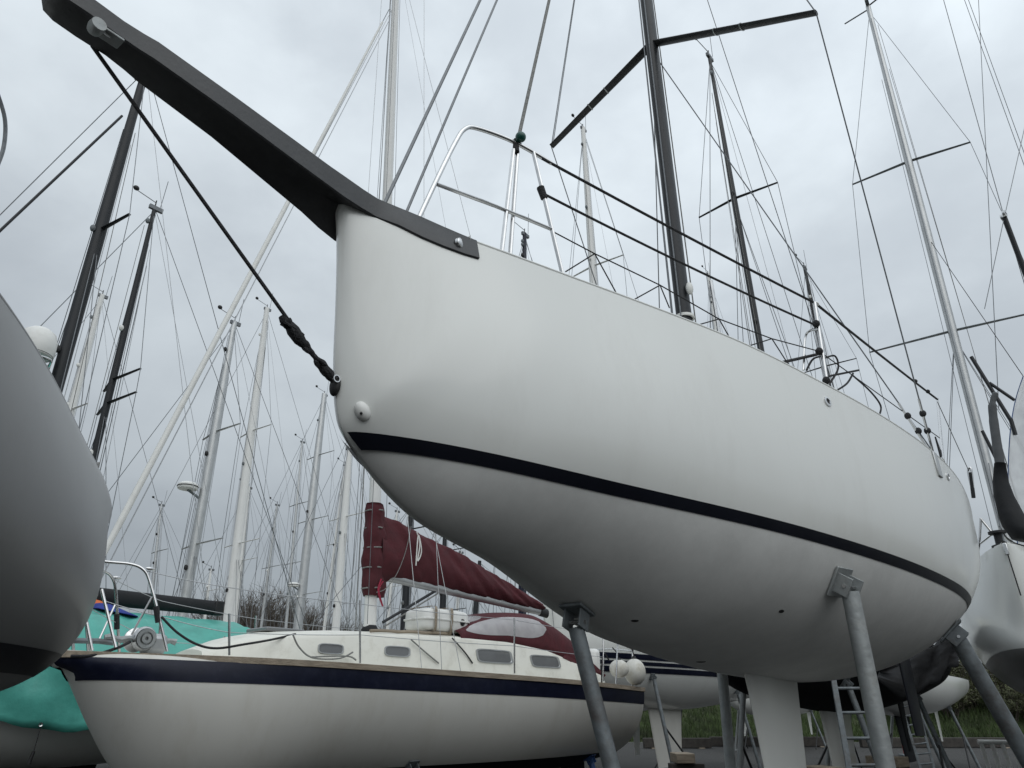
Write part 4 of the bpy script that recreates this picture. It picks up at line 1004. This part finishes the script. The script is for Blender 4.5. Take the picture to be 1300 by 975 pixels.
# tarpaulin
rows = []
for i, x in enumerate(np.linspace(.5, 8.6, 70)):
    e = min(1, (8.6-x)/1.4)**.6*.9+.1; f_ = min(1, (x-.3)/1.2); b_ = float(T.bd(x)); zr_ = 2.2+.80*e*(.55+.45*f_)
    sag_ = .035*math.sin(x*2.9)+.02*math.sin(x*7.1); row = []
    half = [(0, zr_), (.30, zr_-.04), (b_*.58, zr_-.20+sag_), (b_*.80, zr_-.42+sag_*.7), (b_+.05, 2.28), (b_+.07, 2.05), (b_+.05+.04*math.sin(x*5), 1.75), (b_+.03+.03*math.sin(x*5+1), 1.42+.09*math.sin(x*2.4))]
    dense = []
    for (y1, z1_), (y2, z2_) in zip(half[:-1], half[1:]):
        for t in (0, .25, .5, .75): dense.append((y1+(y2-y1)*t, z1_+(z2_-z1_)*t))
    dense.append(half[-1])
    J = lambda y, z: (y+.022*math.sin(x*6+z*9)+.012*math.sin(x*17+y*5), z+.012*math.sin(x*11+y*13))
    row = [T.P(x, *J(y, z)) for y, z in dense[::-1]]+[T.P(x, -J(y, z)[0], J(y, z)[1]) for y, z in dense[1:]]
    rows.append([Vector(T.world(p)) for p in row])
c0 = rows[35][len(rows[0])//2]
tp_ = thing('tarpaulin', 'creased teal tarpaulin draped over the yacht with the black boom', 'tarpaulin', tuple(c0))
MB().grid([[p-c0 for p in r] for r in rows]).build('cover_sheet', 'teal', tp_, solid=.006, auto=False)
for px, py in ((52, 922), (285, 812)):
    p = T.oncurtain(px, py, -.08) if px < 100 else T.onlat(px, py, 1.4); wv = Vector(T.world(p))-c0
    o = MB().tube([wv, wv+Vector((.0, -.02, -.30))], .006, 6).build('tie_cord', 'rope', tp_); MB().tube([wv+Vector((0, -.02, -.28)), wv+Vector((-.02, -.03, -.42))], [.018, .026], 8).build('cord_toggle', 'rubber', o)
    MB().lathe([(.012, 0), (.024, .004), (.026, 0)], wv+Vector((0, -.015, .02)), axis=(.6, -.7, 0)).build('eyelet', 'steel', tp_)
cb = T.onlat(133, 783, .2); wv = Vector(T.world(cb))
cbr = thing('cloth_bundle', 'orange and blue striped cloth heaped on the teal tarpaulin', 'cloth', tuple(wv))
def heap(pts, m, nm):
    P = []
    for k in np.linspace(0, 1, 10): P.append([Vector((p[0]*(1-.15*k)+.02*math.sin(9*k+i), -.25+.5*k+.03*math.sin(5*k+i*2), max(-.04, p[2]*math.sin(pi*min(.95, max(.08, k)))**.5))) for i, p in enumerate(pts)])
    MB().grid(P).build(nm, m, cbr, solid=.01)
heap([(-.45, 0, -.03), (-.35, 0, .14), (-.22, 0, .26), (-.12, 0, .22), (-.04, 0, .0)], 'orange', 'orange_cloth'); heap([(-.10, 0, .0), (-.13, 0, .20), (.0, 0, .19), (.22, 0, .11), (.55, 0, .0)], 'cobalt', 'blue_cloth')

bg_yacht('slim dark masted yacht with a curved whip aerial, behind the teal covered boat', (197, 262), (118, 595), 13, .055, 'mastdark', [(482, .85), (512, .9)], beam=1.15)
bg_yacht('faint pale masted yacht half hidden behind the slim dark mast', (130, 374), (85, 545), 20, .10, 'mastwhite', [(520, .8)])
bg_yacht('grey masted yacht carrying a radar dome halfway up its mast', (298, 408), (236, 760), 17.5, .095, 'alu', [(548, .95), (691, 1.0)], radar=(250, 622), z0=2.6, z1=2.4)
bg_yacht('tall white masted yacht next to the mast with the radar dome', (339, 391), (292, 780), 25, .125, 'mastwhite', [(547, 1.05), (690, 1.15)], L=11)
bg_yacht('small distant yacht with white mast and long aerial just behind the tall white mast', (316, 618), (304, 770), 34, .09, 'mastwhite', [(712, 1.1)])
bg_yacht('grey masted yacht with three pairs of spreaders left of the white bow', (412, 500), (379, 790), 33, .165, 'alu', [(578, 1.1), (660, 1.2), (755, 1.3)], L=12, beam=1.5, radar=(377, 744))
bg_yacht('white masted yacht close beside the lacing of the maroon mast wrap', (446, 545), (428, 790), 27, .12, 'mastwhite', [(656, 1.15)])
bg_yacht('dark masted yacht seen under the maroon boom beside the white mast', (523, 640), (514, 790), 21, .105, 'mastdark', [(672, .9)], vane=False)
bg_yacht('dark masted yacht seen under the middle of the maroon boom', (565, 672), (562, 790), 24, .09, 'mastdark', [(776, .9), (700, .8)], vane=False)
bg_yacht('dark masted yacht seen above the maroon sprayhood', (609, 712), (600, 775), 29, .10, 'mastdark', [(735, .8)], vane=False)
bg_yacht('yacht with navy masthead and pennant peeping over the white sheer behind the pulpit', (666, 296), (660, 330), 17.5, .085, 'navy', [(420, .9)])
S9, r9, b9, t9 = bg_yacht('tall white yacht with three navy hull stripes and white mast, astern of the cream cruiser', (740, 162), (758, 364), 19, .115, 'mastwhite', [(338, 1.05)], L=11, z0=4.05, z1=3.7, zb=1.6, frac=.27, props=4, beam=1.35, keelm='gelold', phrase='navy striped hull')
for lo_, hi_ in ((2.38, 2.50), (2.54, 2.62), (2.66, 2.78)): S9.band(r9, 'hull_stripe', M['navy'], lambda s, a=lo_: a+0*s, lambda s, a=hi_: a+0*s, off=.012, u0=.12)
S9.rail(r9, 'rubbing_rail', M['navy'], w=.06, h=.07, out=.02)
K_, rK, bK, tK = bg_yacht('black bottomed yacht with black mast beyond the keel of the white racing yacht', (900, 70), (971, 450), 13, .062, 'mastdark', [(252, .95)], L=9.6, beam=1.25, z0=2.95, z1=2.75, zb=1.55, hullm='antifoul', props=4, phrase='black bottomed yacht', keelm='gel', sprm='mastdark')
bg_yacht('thin dark masted yacht lined up with the white yacht side stanchion', (1021, 338), (1053, 490), 22, .085, 'mastdark', [(465, 1.0)], props=4, phrase='thin dark masted yacht', zb=1.4)
bg_yacht('distant white masted yacht just behind the foot of the black mast', (899, 347), (911, 425), 34, .12, 'mastwhite', [(480, 1.0)], props=4, phrase='distant white masted yacht')
for lab, tp, lw, Y_, r_, mm_, sp_l in (
    ('faint distant yacht with thin pale mast between radar dome mast and teal tarpaulin', (268, 722), (262, 790), 38, .068, 'mastwhite', [(750, .9)]),
    ('faint distant yacht whose thin grey mast stands just left of the three spreader mast', (384, 560), (366, 790), 39, .068, 'alu', [(640, 1.), (715, 1.)]),
    ('faint distant yacht whose thin white mast stands between two masts near the white bow', (438, 590), (411, 790), 40, .068, 'mastwhite', [(690, 1.)]),
    ('faint distant yacht whose thin mast stands just right of the tall white mast', (352, 640), (333, 790), 41, .068, 'alu', [(720, 1.)]),
    ('faint distant yacht whose pale mast crosses the gap under the front of the maroon boom', (504, 648), (492, 790), 36, .068, 'mastwhite', [(745, 1.)]),
    ('faint distant yacht whose pale mast crosses the gap ahead of the maroon sprayhood', (585, 700), (578, 775), 37, .068, 'mastwhite', [(745, 1.)]),
    ('faint distant yacht whose mast shows low between furled headsail and pulpit', (205, 640), (196, 790), 36, .068, 'alu', [(700, .9)])):
    bg_yacht(lab, tp, lw, Y_, r_, mm_, sp_l, L=9, beam=1.1)
# yacht at the right edge, bow on, black sail bag at the bow
hb = atY(1275, 690, 9.6)
Hs = gshape(10.5, 1.12, hb[2], 3.4, 1.75, fore=.12, flat=2.2)
tmp = Yacht(hb[0], hb[1], .96, Hs); H = tmp
rH = thing('sailing_yacht', 'bow-on white yacht with black sail bag and silver mast at the right edge', 'yacht', (hb[0], hb[1], 0), .96, YARD)
H.hull(rH, 'gel', NU=80, NV=40); H.deck(rH); fin(H, rH, 1.85, .2, 4., 1.6, 4.4, 1.1, 'antifoul'); fin(H, rH, 2.0, .7, 9.2, .5, 9.3, .3, 'antifoul', name='rudder')
H.band(rH, 'underwater_paint', M['gelgrey'], None, lambda s: 2.32+0*s, off=.004, u0=.12, K=12)
hbm = H.local(np.array([ratio(1258, 620)*12.5, 12.5, 3.6])); htm = H.local(atY(1102, 8, 12.5))
hm = spar(rH, hbm, htm, .085, .055, 'alu', asp=1.35); rig(H, rH, hbm, htm, [(205, 1.2), (420, 1.55)], rw=.006, hl=4, sprm='galv', cp_s=hbm[0]+.3, cp_lat=1.2)
hk = MB(); hk.box(htm+Vector((0, 0, .02)), (.5, .08, .12)); hk.build('masthead_crane', 'galv', hm)
MB().tube([htm, htm+Vector((-.1, .55*H.ysign, .12))], .02, 6).build('tricolour_arm', 'rubber', hm); MB().tube([htm+Vector((0, 0, -.1)), htm+Vector((.05, -.6*H.ysign, -.16))], .018, 6).build('vane_arm', 'wire', hm)
hp = lambda px, py, s=.3: H.ons(px, py, s)
rows = []
for (lx, ly), (rx, ry) in (((1262, 588), (1277, 588)), ((1260, 612), (1281, 612)), ((1261, 630), (1288, 630)), ((1265, 650), (1300, 652)), ((1272, 668), (1318, 672)), ((1284, 684), (1332, 690))):
    l_, r_ = hp(lx, ly, .45), hp(rx, ry, .45); c = (l_+r_)/2; hw = (r_-l_).length/2; row = []
    ax = (r_-l_).normalized()
    for j in range(18): g = 2*pi*j/18; row.append(c+ax*math.cos(g)*hw*(1+.05*math.sin(5*g))+Vector((1, 0, 0))*math.sin(g)*hw*.9*(1+.06*math.sin(3*g+1)))
    rows.append(row)
mb = MB().grid(rows, cv=True); mb.f.append(tuple(range(18))); mb.f.append(tuple(5*18+j for j in range(18))); mb.build('sail_bag', 'blackcanvas', rH, auto=False)
MB().tube(curve([hp(1270, 592, .45), hp(1265, 560, .45), hp(1261, 530, .45), hp(1260, 512, .45), hp(1264, 498, .45)], 6), [.062]*6+[.06]*6+[.055]*6+[.04]*6+[.02], 12).build('furled_headsail', 'greycanvas', rH)
for a_, b_, r_ in (((1233, 453), (1284, 535), .028), ((1256, 486), (1288, 508), .024), ((1247, 547), (1266, 585), .024), ((1283, 532), (1289, 552), .03)):
    MB().tube([hp(*a_, .9), hp(*b_, .9)], r_, 8).build('stowed_pole', 'mastdark', rH)
for pts in (((1244.6, 658), (1263, 680), (1270, 686)), ((1245, 659), (1243, 690), (1240, 712)), ((1268, 668), (1276, 681), (1288, 690), (1306, 695)), ((1295, 650), (1287, 684)), ((1244, 690), (1262, 676))):
    MB().tube(curve([hp(x, y, .5) for x, y in pts], 5), .017, 8).build('pulpit_tube', 'steel', rH)
wire('guard_wire', rH, hp(1255, 588, .5), hp(1268, 662, .4), .010, 'wirelight')
MB().lathe([(.001, -.12), (.11, -.12), (.11, -.09), (.05, -.07), (.05, .05), (.11, .07), (.11, .1), (.001, .1)], hp(1268, 684, .2), n=18).build('furling_drum', 'rubber', rH)
MB().tube([hp(1275, 690, -.02), hp(1296, 756, -.02)], .008, 6).build('stem_strap', 'rope', rH); MB().box(hp(1277, 697, -.05), (.05, .05, .16)).build('stem_plate', 'steel', rH, bevel=.01)
P = []
for (lx, ly), (rx, ry) in (((1299, 478), (1335, 470)), ((1289, 508), (1335, 505)), ((1283, 545), (1335, 545)), ((1280, 590), (1335, 590)), ((1281, 630), (1335, 630)), ((1288, 660), (1335, 665)), ((1292, 692), (1335, 698))):
    l_, r_ = hp(lx, ly, 1.3), hp(rx, ry, 1.3); P.append([l_.lerp(r_, t)+Vector((.18*math.sin(t*pi)+.03*math.sin(t*17+ly*.1), 0, 0)) for t in np.linspace(0, 1, 12)])
o = MB().grid(P).build('clear_weather_sheet', 'clearpvc', rH, solid=.004); MB().tube([P[-1][-1]-Vector((0, 0, .2)), P[0][-1]], .018, 8).build('sheet_pole', 'steel', o); wire('sheet_cord', rH, P[0][0], hbm.lerp(htm, .5), .006, 'rope'); MB().tube(curve([r[0] for r in P], 5), .007, 6).build('sheet_piping', 'blue', o)
# yacht out to the right: only rigging, spreader and stowed pole show
bN, rN, nb, ntp = bg_yacht('mostly hidden yacht beyond the right edge with chrome ended spinnaker pole', (1335, -120), (1505, 600), 12, .09, 'alu', [(-10, 1.0), (330, 1.3)], L=10, beam=1.3, z0=3.0, z1=2.8, rw=.006)
pe = bN.local(atY(1275, 276, 11)); pf_ = bN.P(nb[0]-1.2, -1.1, float(bN.sheer(nb[0]-1.2))+.05)
o = MB().tube([pe, pf_], .045, 10).build('spinnaker_pole', 'mastdark', rN)
for dx in (-.06, .06): MB().lathe([(.03, -.02), (.07, -.02), (.07, .02), (.03, .02), (.03, -.02)], pe+Vector((dx, dx*.4, .04)), axis=(.3, 1, 0), n=16).build('pole_end', 'steel', o)
wire('pole_lift', rN, pe, bN.local(atY(1198, 0, 11)), .008, 'wire'); wire('pole_lift', rN, pe, bN.local(atY(1308, 130, 11.4)), .007, 'wire'); wire('pole_guy', rN, pe, bN.local(atY(1250, 392, 11)), .007, 'wire'); wire('pole_guy', rN, pe, bN.local(atY(1304, 372, 11.4)), .007, 'wire')
for a_, b_ in (((1223, -4), (1302, 215)), ((1228, -4), (1306, 210)), ((1242, -4), (1268, 520))):
    wire('running_backstay', rN, bN.local(atY(*a_, 11.6)), bN.local(atY(*b_, 11.6)), .007, 'wire')

# unseen yacht on props, added out of frame to shade the white yacht's stern
def uw(u, w): return np.array([.652*u+.758*w, .758*u-.652*w])
p_ = uw(3.2, 3.0); Q = Yacht(p_[0], p_[1], TH, gshape(9.8, 1.35, 3.2, 2.95, 1.35)); rQ = thing('sailing_yacht', 'unseen yacht added outside the right edge to shade the white racing yacht', 'yacht', (p_[0], p_[1], 0), TH, YARD)
Q.hull(rQ, 'gelold', NU=60, NV=30); Q.deck(rQ); Q.band(rQ, 'underwater_paint', M['antifoul'], None, lambda s: 2.0+0*s, off=.006, u0=.15, K=10)
fin(Q, rQ, 1.45, .25, 3.7, 1.6, 4.0, 1.1, 'antifoul'); fin(Q, rQ, 1.6, .6, 8.6, .5, 8.7, .3, 'antifoul', name='rudder'); spar(rQ, Q.P(3.9, 0, 2.9), Q.P(4.0, 0, 13.5), .075, .05, 'alu')
for la_, nm_ in ((.95, 'near'), (-.95, 'far')):
    for x_, w_ in ((2.9, 'bow'), (7., 'stern')):
        wv, nw = hp_world(Q, x_, la_); prop_stand('steel prop just outside the right edge, %s side %s of the added unseen yacht' % (nm_, w_), wv, nw, (wv[0]+Q.l[0]*la_*.4, wv[1]+Q.l[1]*la_*.4, 0), .045)
# ------------------------------------------------------------------ yard clutter
def ladder(label, bl_, br_, tl_, tr_, n, r=.018, m='galv'):
    bl_, br_, tl_, tr_ = map(Vector, (bl_, br_, tl_, tr_)); o = bl_; root = thing('ladder', label, 'ladder', tuple(o), 0, 'ladders leaning in the yard')
    for a, b in ((bl_, tl_), (br_, tr_)): MB().beam(a-o, b-o, .03, .065, up=(1, 0, 0)).build('ladder_rail', m, root, smooth=False, bevel=.004)
    for i in range(n):
        t = (i+.6)/n; MB().tube([bl_.lerp(tl_, t)-o, br_.lerp(tr_, t)-o], r, 8).build('rung', m, root)
def gnd(px, Y): p = ratio(px, 975)*Y; return p
ladder('aluminium ladder leaning on the black bottomed yacht, behind the stout prop', (gnd(1078, 9.0), 9.0, 0), (gnd(1118, 9.0), 9.05, 0), tuple(atY(1058, 862, 9.8)), tuple(atY(1098, 862, 9.85)), 7)
ladder('taller aluminium ladder standing clear between the props under the black hull', (gnd(1170, 20), 20, 0), (gnd(1188, 20), 20.05, 0), tuple(atY(1140, 882, 20.6)), tuple(atY(1159, 877, 20.65)), 9, r=.022)
rp = thing('red_pole', 'red painted pole leaning beside the taller aluminium ladder', 'pole', (ratio(1149, 952)*30, 30, 0))
tpv = Vector(atY(1134, 884, 30.4))-rp.location; MB().tube([Vector((0, 0, 0)), tpv], .075, 10).build('pole_tube', 'red', rp); MB().box((0, 0, .03), (.4, .4, .06)).build('pole_foot', 'galv', rp, bevel=.01)
for i, (px, Y, w_, lab) in enumerate(((1200, 36, 7.5, 'long tarred timber baulk lying along the foot of the grass bank behind the ladders'), (985, 37, 6., 'tarred timber baulk lying on the gravel behind the racing yacht keel'), (860, 35.5, 3., 'short tarred timber baulk behind the props of the striped hull'))):
    t_ = thing('timber_baulk', lab, 'timber', (ratio(px, 950)*Y, Y, 0), random.uniform(-.05, .05), 'timber baulks along the bank')
    MB().box((0, 0, .22), (w_, .3, .40)).build('timber', 'timber', t_, bevel=.03)
    for k in (-.35, .35): MB().box((w_*k, 0, .01), (.25, .5, .05)).build('packing', 'wood', t_, bevel=.01)
for k_, (px, Y, lab) in enumerate(((868, 15, 'low stack of weathered timber blocks under the navy striped hull'), (1048, 11.5, 'low stack of timber blocks behind the racing yacht keel'), (1128, 14, 'timber blocks stacked behind the stout prop and ladder'))):
    st_ = thing('block_stack', lab, 'timber', (ratio(px, 960)*Y, Y, 0), .3*k_, 'timber block stacks')
    for j_ in range(5): MB().box(((j_ % 2)*.05-.02, .03*(j_ % 3), .09+.17*j_), (.62, .3, .16) if j_ % 2 else (.34, .6, .16)).build('timber_block', 'wood' if j_ % 3 else 'timber', st_, bevel=.012)
wb = thing('plastic_barrier', 'white slatted plastic barrier standing on gravel by the stern prop', 'barrier', (ratio(1278, 940)*17, 17, 0), -.3)
MB().tube([Vector((-.55, 0, .95)), Vector((.75, 0, .95))], .05, 10).build('top_bar', 'plastic', wb)
for k in np.linspace(-.5, .7, 7): MB().tube([Vector((k, 0, .95)), Vector((k+.06, 0, .0))], .045, 9).build('slat', 'plastic', wb)
cvr = thing('dark_cover', 'crumpled black sheeting hanging under the stern of the white racing yacht', 'cover', tuple(atY(1190, 845, 9.6)))
co = np.array(cvr.location); P = []
ed = [((1118, 850), (1112, 862)), ((1150, 836), (1146, 890)), ((1172, 824), (1166, 880)), ((1184, 822), (1181, 868)), ((1192, 812), (1193, 866)), ((1207, 806), (1204, 848)), ((1216, 800), (1217, 846))]
for k, ((ax_, ay_), (bx_, by_)) in enumerate(ed):
    P.append([Vector(atY(ax_+(bx_-ax_)*t, ay_+(by_-ay_)*t, 9.7+.12*math.sin(k*2.1+t*5)))-Vector(co) for t in np.linspace(0, 1, 9)])
MB().grid(P).build('sheeting', 'blackcanvas', cvr, solid=.01, auto=False)
MB().tube([P[3][0], P[3][0]+Vector((0, 0, .25))], .008, 6).build('tie_cord', 'rope', cvr)
# shrubs on the bank
def twig_mesh(seed, leaves=False):
    r = random.Random(seed); mb = MB()
    def br(p, d, L, rad, lev):
        q = p+d*L; mid_ = (p+q)/2+Vector((r.uniform(-1, 1), r.uniform(-1, 1), r.uniform(-.3, .6)))*L*.08
        mb.tube([p, mid_, q], [rad, rad*.8, rad*.55], 3, caps=False)
        if leaves and lev <= 1:
            for _ in range(7):
                c = p.lerp(q, r.random())+Vector((r.gauss(0, .06), r.gauss(0, .06), r.gauss(0, .06))); a = Vector((r.gauss(0, 1), r.gauss(0, 1), r.gauss(0, 1))).normalized()*.06; b = a.orthogonal().normalized()*.035
                lv.append((c, a, b))
        if lev == 0: return
        for i in range(r.randint(3, 4)):
            t = r.uniform(.35, 1.); nd = (d+Vector((r.gauss(0, .55), r.gauss(0, .55), r.gauss(.12, .35)))).normalized()
            br(p.lerp(q, t), nd, L*r.uniform(.55, .8), rad*.55, lev-1)
    lv = []
    for i in range(4 if not leaves else 6):
        a = r.uniform(0, 2*pi); br(Vector((r.uniform(-.2, .2), r.uniform(-.2, .2), 0)), Vector((math.cos(a)*.45, math.sin(a)*.45, 1)).normalized(), r.uniform(1.0, 1.7), .05, 4 if not leaves else 3)
    return mb, lv
protos = []
for k in range(3):
    rt_ = thing('bare_bush', 'x', 'bush', (0, -50, -9), 0, 'leafless bushes on the bank'); mb, _ = twig_mesh(40+k)
    mb.build('branches', 'bark', rt_); protos.append(rt_)
lprotos = []
for k in range(2):
    rt_ = thing('bramble_bush', 'x', 'bush', (0, -50, -9), 0, 'bramble bushes on the bank'); mb, lv = twig_mesh(70+k, True); mb.build('branches', 'bark', rt_)
    m2 = MB()
    for c, a, b in lv:
        i = len(m2.v); m2.v += [c-a, c+b, c+a, c-b]; m2.f.append((i, i+1, i+2, i+3))
    m2.build('foliage', 'leaf', rt_, smooth=False); lprotos.append(rt_)
used = set()
def put(pr, x, y, s, rz, label, sz=1.):
    if pr.name in used:
        o = pr.copy(); COL.objects.link(o)
        for c in pr.children: d = c.copy(); COL.objects.link(d); d.parent = o
    else: o = pr; used.add(pr.name)
    o.location = (x, y, float(bank_z(x, y))); o.rotation_euler = (0, 0, rz); o.scale = (s, s, s*sz); o['label'] = label
bl_ = 'leafless brown bush in the thicket between the teal tarpaulin and the white mast'
for i in range(52):
    px = random.uniform(225, 470); y = random.uniform(44, 49); s = random.uniform(1.25, 1.8)*(1.2 if 285 < px < 390 else .85)
    put(protos[i % 3], ratio(px, 780)*y, y, s, random.uniform(0, 6), bl_)
bl2 = 'leafless twiggy bush on the grass bank seen between the props'
for i in range(16):
    px = random.uniform(815, 1060); y = random.uniform(47, 50); put(protos[i % 3], ratio(px, 900)*y, y, random.uniform(.35, .6), random.uniform(0, 6), bl2)
bl3 = 'brownish green bramble bush in the hedge right of the ladders'
for i in range(34):
    px = random.uniform(1125, 1330); y = random.uniform(43, 49); put(lprotos[i % 2], ratio(px, 880)*y, y, random.uniform(.55, 1.0), random.uniform(0, 6), bl3)
bl4 = 'bare bush rising above the bramble hedge right of the black hull'
for i in range(8):
    px = random.uniform(1190, 1330); y = random.uniform(46, 49); put(protos[i % 3], ratio(px, 880)*y, y, random.uniform(.55, .75), random.uniform(0, 6), bl4)
